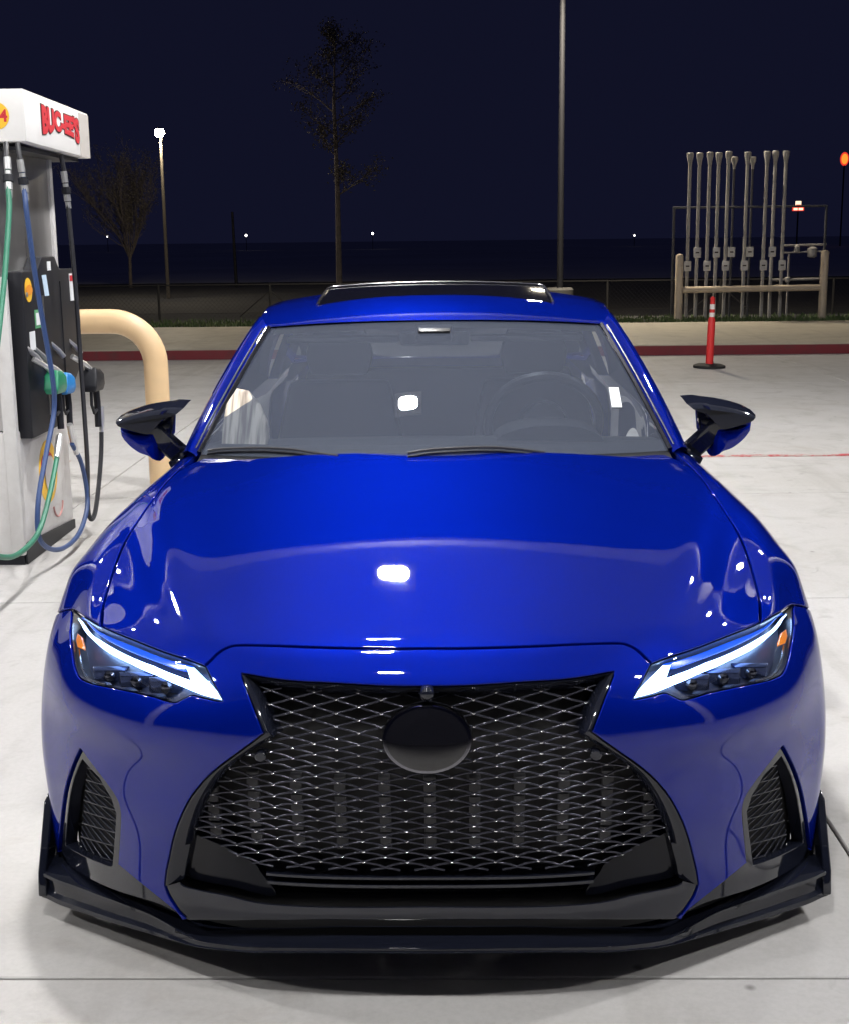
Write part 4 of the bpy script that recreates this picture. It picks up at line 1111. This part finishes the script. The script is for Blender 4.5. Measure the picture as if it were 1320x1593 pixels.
mk_hose([(-1.9300, 3.9056, 2.0100), (-1.9200, 3.8901, 1.9574), (-1.9100, 3.8813, 1.8938)], .0118, M['blackhose'], 'hose_whip')
bh = mk_hose([(-1.9100, 3.8813, 1.8938), (-1.9000, 3.8652, 1.7981), (-1.8900, 3.8443, 1.6821), (-1.8800, 3.8730, 1.4039), (-1.8700, 3.9270, 1.1313), (-1.8600, 3.9672, 0.9128), (-1.8700, 3.9855, 0.7548), (-1.8800, 3.8502, 0.5714), (-1.8900, 3.7163, 0.3784), (-1.8900, 3.6771, 0.2101), (-1.8800, 3.7860, 0.1188), (-1.8700, 4.0008, 0.0711), (-1.8700, 4.2856, 0.0859), (-1.8800, 4.4994, 0.1994), (-1.8900, 4.4824, 0.4003), (-1.9000, 4.3560, 0.5400)], .0125, M['bluehose'], 'blue_hose')
kh = mk_hose([(-1.9300, 4.5940, 1.9996), (-1.9200, 4.6163, 1.8984), (-1.9100, 4.6075, 1.7109), (-1.9000, 4.6069, 1.3502), (-1.9000, 4.6141, 1.0151), (-1.8900, 4.5856, 0.6771), (-1.8800, 4.5483, 0.4062), (-1.8800, 4.5053, 0.1702), (-1.8700, 4.5294, 0.1019), (-1.8600, 4.5988, 0.1651), (-1.8600, 4.7469, 0.3902), (-1.8600, 4.8051, 0.5773)], .0125, M['blackhose'], 'black_hose')
def swivel(a, b, parent):
    a, b = Vector(a), Vector(b); d = (b-a)
    P = lambda t: tuple(a+d*t)
    po('hose_swivel', MB().tube([P(0), P(.30)], .017, 10), M['silver']); po('hose_swivel', MB().tube([P(.33), P(.42)], .015, 10), M['silver'])
    po('breakaway', MB().tube([P(.44), P(.60)], .024, 10), M['plastic']); po('hose_swivel', MB().tube([P(.62), P(.80)], .018, 10), M['silver']); po('hose_swivel', MB().tube([P(.82), P(1)], .015, 10), M['silver'])
swivel((-1.9120, 3.6877, 1.9313), (-1.8970, 3.6317, 1.7539), gh)
swivel((-1.9120, 3.8687, 1.9332), (-1.8970, 3.8727, 1.7493), bh)
swivel((-1.9200, 4.5974, 1.9168), (-1.9100, 4.6121, 1.7304), kh)
for a, b in (((-1.8900, 4.0417, 0.5179), (-1.9000, 4.1531, 0.6104)), ((-1.8950, 4.4077, 0.4778), (-1.9000, 4.3330, 0.6436)), ((-1.8600, 4.7953, 0.5360), (-1.8600, 4.8214, 0.6746))):
    po('hose_swivel', MB().tube([a, tuple((np.array(a)+np.array(b))/2), b], [.014, .019, .016], 10), M['silver'])
# nozzles
def nozzle(a, m, mb_, name, sc=1.0, down=(0, 0, 0)):
    """a: body centre; the spout points up into the console"""
    a = np.array(a); nz = None
    sp = po(name, MB().rings([[tuple(a+np.array(p)*sc) for p in r] for r in (
        [(-.028, -.075, -.055), (.028, -.075, -.055), (.028, .075, -.06), (-.028, .075, -.06)],
        [(-.036, -.082, -.03), (.036, -.082, -.03), (.036, .088, -.03), (-.036, .088, -.03)],
        [(-.036, -.060, .035), (.036, -.060, .035), (.036, .080, .022), (-.036, .080, .022)],
        [(-.026, -.035, .062), (.026, -.035, .062), (.026, .045, .050), (-.026, .045, .050)])]), m, bevel=.010, seg=3)
    po('nozzle_spout', MB().tube([tuple(a+np.array(p)*sc) for p in ((-.0, -.03, .05), (-.02, -.075, .085), (-.06, -.13, .125))], .013*sc, 10), M['silver'], None)
    po('nozzle_lever', MB().tube([tuple(a+np.array(p)*sc) for p in ((.0, -.05, -.05), (0, -.055, -.12), (0, -.015, -.165), (0, .05, -.15))], .008*sc, 8), M['plastic'])
    po('nozzle_grip', MB().tube([tuple(a+np.array(p)*sc) for p in ((.0, .04, -.05), (0, .05, -.12), (0, .045, -.20), down if any(down) else (0, .045, -.24))], .017*sc, 10), M['plastic'])
nozzle((-1.9000, 4.1394, 0.8823), M['green'], None, 'nozzle_boot')
nozzle((-1.9150, 4.3533, 0.8530), M['blue'], None, 'nozzle_boot', .95)
nozzle((-1.8700, 4.7288, 0.8328), M['plastic'], None, 'nozzle_boot', 1.1)
for p in ((-1.9650, 4.0600, 1.0200), (-1.9650, 4.1724, 1.0102), (-1.9650, 4.7719, 1.0029), (-1.9650, 4.4491, 1.0125)):
    a = np.array(p)
    po('nozzle_holster', MB().tube([tuple(a+np.array((-.03, -.06, .05))), tuple(a), tuple(a+np.array((.02, .02, -.035)))], [.012, .014, .014], 8), M['silver'])

# tan pipe guard behind the pump
pg = thing('pipe_guard', 'thick tan painted bent pipe guard beside the fuel pump', 'bollard', (-1.797, 5.95, 0))
arcp = [(0, 0, 0.0), (0, 0, .55), (0, 0, .80)]+[(-.27+.27*math.cos(a), 0, .80+.27*math.sin(a)) for a in np.linspace(.15, math.pi/2, 10)]+[(-.8, 0, 1.07), (-1.0, 0, 1.07)]+[(-1.03-.27*math.sin(a), 0, .80+.27*math.cos(a)) for a in np.linspace(.1, math.pi/2, 8)]+[(-1.30, 0, .4), (-1.30, 0, 0.0)]
obj('pipe', MB().tube(arcp, .0765, 20, up=(0, 1, 0)), M['tan'], pg)
obj('floor_collar', MB().lathe([(.09, .0005), (.09, .012), (.078, .016)], (0, 0, 0), 20), M['concrete'], pg)

# delineator post
dl = thing('delineator_post', 'thin red delineator post with white reflective bands on a black base', 'traffic post', (3.166, 13.511, 0))
obj('base', MB().lathe([(.19, .0005), (.19, .03), (.15, .045), (.07, .05)], (0, 0, 0), 24), M['black_rubber'], dl)
obj('post', MB().lathe([(.046, .045), (.044, .4), (.042, .57), (.03, .60), (.03, .76), (.026, .80), (.03, .82), (.012, .845)], (0, 0, 0), 18), M['delin'], dl)
obj('reflective_band', MB().lathe([(.0315, .605), (.0315, .655)], (0, 0, 0), 18), M['refl'], dl)
obj('reflective_band', MB().lathe([(.0315, .695), (.0315, .755)], (0, 0, 0), 18), M['refl'], dl)
dl.rotation_euler = (0, R(1.2), 0)

# ------------------------------------------------------------------ vent pipes, their frame and guard rail
VZ = .128
tops = [(1072, 238), (1087.5, 238), (1104, 237), (1117, 237.5), (1132.6, 235.5), (1146, 243), (1162.4, 236.5), (1175, 243), (1192.4, 235.5), (1205.3, 235), (1221.4, 235)]
XB = [((4.1962, 20.9000, 0.1945)[0]+(4.1709, 20.9000, 2.9230)[0])/2, ((4.3525, 20.9000, 0.1929)[0]+(4.3398, 20.9000, 2.9210)[0])/2, ((4.5199, 20.9000, 0.1912)[0]+(4.5191, 20.9000, 2.9293)[0])/2, ((4.6816, 20.9000, 0.1896)[0]+(4.6608, 20.9000, 2.9223)[0])/2, ((4.8434, 20.9000, 0.1879)[0]+(4.8298, 20.9000, 2.9414)[0])/2, ((4.9839, 20.9000, 0.1865)[0]+(4.9785, 20.9000, 2.8604)[0])/2, ((5.1667, 20.9000, 0.1846)[0]+(5.1544, 20.9000, 2.9269)[0])/2, ((5.3005, 20.9000, 0.1833)[0]+(5.2942, 20.9000, 2.8566)[0])/2, ((5.4977, 20.9000, 0.1813)[0]+(5.4802, 20.9000, 2.9335)[0])/2, ((5.6392, 20.9000, 0.1798)[0]+(5.6201, 20.9000, 2.9371)[0])/2, ((5.8241, 20.9000, 0.1780)[0]+(5.7951, 20.9000, 2.9349)[0])/2]
TIPH = [(4.1709, 20.9000, 2.9230)[2]-.128-.04, (4.3398, 20.9000, 2.9210)[2]-.128-.04, (4.5191, 20.9000, 2.9293)[2]-.128-.04, (4.6608, 20.9000, 2.9223)[2]-.128-.04, (4.8298, 20.9000, 2.9414)[2]-.128-.04, (4.9785, 20.9000, 2.8604)[2]-.128-.04, (5.1544, 20.9000, 2.9269)[2]-.128-.04, (5.2942, 20.9000, 2.8566)[2]-.128-.04, (5.4802, 20.9000, 2.9335)[2]-.128-.04, (5.6201, 20.9000, 2.9371)[2]-.128-.04, (5.7951, 20.9000, 2.9349)[2]-.128-.04]
def vent_pipe(i):
    x = XB[i]; y = 20.9+(.22 if i in (5, 7) else 0); h = TIPH[i]; up = i % 2 == 1
    ords = ['first', 'second', 'third', 'fourth', 'fifth', 'sixth', 'seventh', 'eighth', 'ninth', 'tenth', 'eleventh']
    t = thing('vent_pipe', '%s grey vent pipe from the tree side, tag plate in the %s row' % (ords[i], 'upper' if up else 'lower'), 'vent pipe', (x, y, VZ), 'tall vent pipes behind the tan rail')
    rr_ = .020 if i in (5, 7) else .030
    obj('pipe', MB().tube([(0, 0, 0.0), (0, 0, h-.1)], rr_, 10), M['frame_dark'] if i in (5, 7) else M['galv'], t)
    c = MB().lathe([(rr_*1.1, h-.16), (rr_*1.3, h-.10), (.058, h-.02), (.060, h+.035), (.045, h+.05)], (0, 0, 0), 12)
    obj('cap', c, M['galv'], t)
    z = ((4.9714, 20.9000, 1.2629)[2] if up else (4.9798, 20.9000, 1.0339)[2])-VZ
    obj('tag_plate', MB().box((-.062, -rr_-.016, z-.085), (.062, -rr_-.002, z+.085)), M['cabinet'], t, bevel=.006)
    obj('tag_label', MB().box((-.03, -rr_-.018, z-.012), (.03, -rr_-.0165, z+.012)), M['outline'], t)
for i in range(11): vent_pipe(i)
def W(x, y, yy): return None
fx0, fx1 = (3.9589, 21.0500, 0.1884)[0], (6.5743, 21.0500, 1.3531)[0]
fz0, fz1 = (3.9372, 21.0500, 2.0236)[2]-VZ, (6.5624, 21.0500, 2.0258)[2]-VZ
fr = thing('pipe_goalpost', 'thin dark goal shaped pipe frame round the grey vent pipes', 'pipework', (fx0, 21.05, VZ))
obj('post', MB().tube([(0, 0, 0), (.0, 0, fz0)], .022, 8), M['frame_dark'], fr)
obj('post', MB().tube([(fx1-fx0, 0, 0), (fx1-fx0, 0, fz1)], .022, 8), M['frame_dark'], fr)
obj('top_rail', MB().tube([(-.02, 0, fz0), (fx1-fx0+.02, 0, fz1)], .018, 8), M['frame_dark'], fr)
mx = (6.0172, 21.2500, 0.7157)[0]
mf = thing('valve_manifold', 'grey piping with two small valves beside the vent pipes', 'pipework', (mx, 21.25, VZ))
def mz(py): return (6.2818, 21.2500, 1.1566)[2]-(py-400)*.01135-VZ
def mxx(p): return (p-1224.6)*.01135
obj('pipe', MB().tube([(mxx(1214), 0, mz(382)), (mxx(1281), 0, mz(381))], .018, 8), M['galv'], mf)
obj('pipe', MB().tube([(mxx(1214), 0, mz(393)), (mxx(1281), 0, mz(391))], .014, 8), M['galv'], mf)
obj('pipe', MB().tube([(mxx(1197), 0, mz(434)), (mxx(1279), 0, mz(433))], .022, 8), M['galv'], mf)
obj('pipe', MB().tube([(0, 0, 0), (0, 0, mz(394))], .018, 8), M['galv'], mf)
obj('valve', MB().lathe([(.02, -.07), (.05, -.05), (.05, .04), (.02, .07)], (mxx(1236.5), 0, mz(387)), 12), M['galv'], mf)
obj('valve', MB().lathe([(.04, -.11), (.08, -.09), (.09, .05), (.03, .08)], (mxx(1260), 0, mz(391)), 12), M['galv'], mf)
obj('coupling', MB().lathe([(.03, -.05), (.05, -.03), (.05, .03), (.03, .05)], (mxx(1224), 0, mz(434)), 12), M['galv'], mf)
gx0, gx1 = (3.9741, 20.4500, 0.2006)[0], (6.4201, 20.4500, 0.2301)[0]
gh0, gh1 = (3.9558, 20.4500, 1.2467)[2]-.13, (6.3996, 20.4500, 1.2893)[2]-.13
gz0, gz1 = (4.0272, 20.4500, 0.6445)[2]-.13, (6.3659, 20.4500, 0.6632)[2]-.13
gr = thing('guard_rail', 'low tan two post pipe guard rail before the vent pipes', 'guard rail', (gx0, 20.45, .13))
for x, h in ((0, gh0), (gx1-gx0, gh1)):
    obj('post', MB().lathe([(.068, 0), (.068, h-.04), (.055, h-.012), (.02, h)], (x, 0, 0), 16), M['tan2'], gr)
obj('rail', MB().tube([(.066, 0, gz0), (gx1-gx0-.066, 0, gz1)], .055, 14), M['tan2'], gr)

# ------------------------------------------------------------------ far side: fence, lamps, trees, signs
fe = thing('wire_fence', 'low dark wire fence along the far road edge', 'fence', (-9, 30, -.32))
X0, X1 = -9.0, 22.0
obj('top_rail', MB().tube([(X0, 0, .82), (X1, 0, .82)], .02, 6), M['railing'], fe)
pm0 = None
for k in range(12):
    x = X0+k*2.72+.14
    obj('post', MB().tube([(x, 0, 0), (x, 0, .84)], .03, 6), M['railing'], fe)
    if k in (1, 5, 9):
        obj('brace', MB().tube([(x, 0, .68), (x-.75, 0, .05)], .016, 6), M['railing'], fe); obj('brace', MB().tube([(x, 0, .68), (x+.75, 0, .05)], .016, 6), M['railing'], fe)
wm = MB()
for k in range(0, 300):
    for sg in (1, -1):
        x = X0+k*.11
        if x > X1: continue
        a = x; b = x+sg*.8
        wm.add([(a-.002, 0, .02), (a+.002, 0, .02), (b+.002, 0, .81), (b-.002, 0, .81)], [(0, 1, 2, 3)])
w = obj('wire_mesh', wm, M['railing'], fe, recalc=False); w["kind"] = 'stuff'

SLH = (-9.2442, 42.0000, 5.0153)[2]+.32
sl = thing('street_lamp', 'tall thin street lamp with a glowing white head', 'street lamp', ((-9.2589, 42.0000, 1.4482)[0], 42, -.32))
obj('pole', MB().tube([(0, 0, 0), (-.0, 0, 2.6), (0, 0, SLH-.3)], [.065, .055, .045], 10), M['polepale'], sl)
obj('lamp_arm', MB().tube([(0, 0, SLH-.33), (.08, -.1, SLH-.06), (.2, -.2, SLH)], .035, 8), M['polepale'], sl)
obj('lamp_head', MB().lathe([(.05, .06), (.13, .08), (.14, .11), (.08, .14), (.02, .15)], (.01, -.17, SLH), 24), M['polepale'], sl)
obj('bulb', MB().lathe([(.02, -.16), (.08, -.142), (.135, -.08), (.155, -.02), (.14, .05), (.10, .078)], (.01, -.17, SLH), 24), M['lamp'], sl)
s2 = thing('utility_pole', 'faint bare dark pole standing beyond the road beside the street lamp', 'pole', (-8.55, 52, -.32))
obj('pole', MB().tube([(0, 0, 0), (-.05, 0, 3.0)], [.07, .05], 8), M['pole'], s2)
lp = thing('light_pole', 'very tall light pole on a concrete base behind the blue car', 'light pole', ((2.2738, 24.3000, 0.5027)[0], 24.3, -.31))
obj('base', MB().lathe([(.27, 0), (.27, .83), (.24, .87)], (0, 0, 0), 20), M['old_concrete'], lp)
obj('pole', MB().tube([(0, 0, .87), (.0, 0, 6.6)], [.062, .052], 12), M['pole'], lp)
obj('lamp_arm', MB().tube([(0, 0, 6.55), (0, -1.4, 6.66)], .035, 8), M['pole'], lp)
obj('lamp_head', MB().box((-.22, -1.95, 6.60), (.22, -1.3, 6.72)), M['pole'], lp, bevel=.02)
obj('diffuser', MB().box((-.18, -1.9, 6.586), (.18, -1.35, 6.5995)), M['fixture_far'], lp)

def tree(name, label, base, h, kind):
    t = thing(name, label, 'tree', base)
    tr, lf = MB(), MB()
    r_ = random.Random(hash(kind) % 97 if False else len(label))
    def leafcl(p, n, sp, sz):
        for _ in range(n):
            c = Vector(p)+Vector((r_.gauss(0, sp), r_.gauss(0, sp), r_.gauss(0, sp*.8)))
            a = Vector((r_.gauss(0, 1), r_.gauss(0, 1), r_.gauss(0, 1))).normalized(); b = a.orthogonal().normalized()
            s_ = sz*r_.uniform(.6, 1.3)
            lf.add([c-a*s_, c+b*s_*.5, c+a*s_, c-b*s_*.5], [(0, 1, 2, 3)])
    def branch(p, d, ln, r, lev):
        pts = [Vector(p)]; dd = Vector(d)
        n = 5
        for i in range(n):
            dd = (dd+Vector((r_.gauss(0, .10), r_.gauss(0, .10), r_.gauss(.03, .06)))).normalized()
            pts.append(pts[-1]+dd*ln/n)
        tr.tube([tuple(q) for q in pts], [r*(1-.75*i/n) for i in range(n+1)], 5)
        if kind == 'tall':
            if lev < 3:
                for i in range(1, n+1):
                    for _ in range(2 if lev < 2 else 1):
                        v = (dd+Vector((r_.gauss(0, .7), r_.gauss(0, .7), r_.gauss(.1, .5)))).normalized()
                        branch(pts[i], v, ln*r_.uniform(.3, .5), r*.45, lev+1)
            if lev >= 2: leafcl(pts[-1], 4, .12, .05)
        else:
            if lev < 4:
                for i in range(1, n+1):
                    for _ in range(2 if lev < 2 else 1):
                        v = (dd+Vector((r_.gauss(0, .35), r_.gauss(0, .35), r_.gauss(.2, .2)))).normalized()
                        branch(pts[i], v, ln*r_.uniform(.4, .62), r*.5, lev+1)
            if lev >= 3: leafcl(pts[-1], 2, .06, .04)
    if kind == 'tall':
        tr.tube([(0, 0, 0), (.02, 0, h*.4), (-.03, 0, h*.75), (.05, 0, h*.98)], [.10, .075, .05, .015], 8)
        for z, dx, ln in ((.40, 1, 1.3), (.44, .3, .5), (.55, -.5, .8), (.60, .6, .9), (.63, -1, 1.25), (.68, 1, 1.3), (.71, -.8, 1.6), (.76, 1, 1.5), (.80, -.5, .9), (.84, .9, 1.2), (.88, -.4, .7), (.92, .5, .7), (.96, -.2, .5)):
            branch((0, 0, h*z), Vector((dx, r_.gauss(0, .5), .55)).normalized(), ln, .028, 1)
        branch((0.05, 0, h*.92), Vector((.0, 0, 1)), .7, .02, 1)
    else:
        tr.tube([(0, 0, 0), (.03, 0, h*.25)], [.075, .06], 8)
        for k in range(9):
            a = k*.72; branch((.03, 0, h*.24), Vector((math.cos(a)*.42, math.sin(a)*.42, 1)).normalized(), h*.55, .032, 1)
    obj('trunk', tr, M['bark'], t, recalc=False)
    obj('crown', lf, M['leaf'], t, recalc=False, angle=180)
    return t
tree('sparse_tree', 'tall thin sparse tree standing alone behind the car roof', (-3.38, 40, -.32), 8.0, 'tall')
tree('young_tree', 'small vase shaped bare tree beside the glowing street lamp', ((-13.1184, 53.0000, 0.3922)[0], 53, -.32), 4.8, 'bush')

DOTS = [(((-36.1699, 240.0000, 2.3791)), 'between the street lamp and the sparse tree'), (((-13.3004, 240.0000, 2.4642)), 'just beside the sparse tree trunk'), (((-61.3354, 240.0000, 2.4319)), 'beside the small vase shaped tree'), (((58.1090, 240.0000, 2.9055)), 'seen through the vent pipes'), (((33.5833, 240.0000, 1.6022)), 'between the light pole and the vent frame')]
for i, (p, w) in enumerate(DOTS):
    t = thing('distant_lamp', 'tiny far off white lamp '+w, 'far lamp', (p[0], p[1], -.32), 'far lamps on the dark horizon')
    r0 = .22 if i in (0, 1) else .15
    obj('pole', MB().tube([(0, 0, 0), (0, 0, p[2]+.32-r0)], .05, 6), M['pole'], t)
    obj('bulb', MB().lathe([(.02, -r0), (r0*.7, -r0*.7), (r0, 0), (r0*.7, r0*.7), (.02, r0)], (0, 0, p[2]+.32), 12), M['dot'], t)
p = (58.8035, 200.0000, 12.3186)
t = thing('round_sign', 'glowing round orange sign high on a pole', 'sign', (p[0], p[1], -.32))
z = p[2]+.32
obj('pole', MB().tube([(0, 0, 0), (0, 0, z-.9)], .12, 8), M['pole'], t)
obj('rim', MB().lathe([(.02, -.1), (.98, -.1), (.98, .1), (.02, .1)], (0, 0, z), 28, 'y', .62, 1), M['sign_red'], t)
obj('panel', MB().lathe([(.02, .0), (.74, .0), (.74, .13), (.02, .13)], (0, 0, z), 28, 'y', .62, 1), M['sign_orange'], t)
p = (52.3073, 200.0000, 5.6352)
t = thing('lit_sign', 'small glowing red and cream stepped sign beyond the pipe frame', 'sign', (p[0], p[1], -.32))
z = p[2]+.32
obj('pole', MB().tube([(0, 0, 0), (0, 0, z-.8)], .12, 8), M['pole'], t)
obj('panel', MB().box((-.85, -.1, z-.72), (.85, .1, z-.12)), M['sign_red'], t)
obj('cap_panel', MB().box((-.40, -.1, z-.118), (.40, .1, z+.70)), M['sign_white'], t)
obj('base_panel', MB().box((-.70, -.13, z-.62), (-.1, -.102, z-.3)), M['sign_white'], t)
obj('base_panel', MB().box((.05, -.13, z-.62), (.70, -.102, z-.3)), M['sign_white'], t)
obj('cap_band', MB().box((-.36, -.13, z-.0), (.36, -.102, z+.2)), M['sign_red'], t)
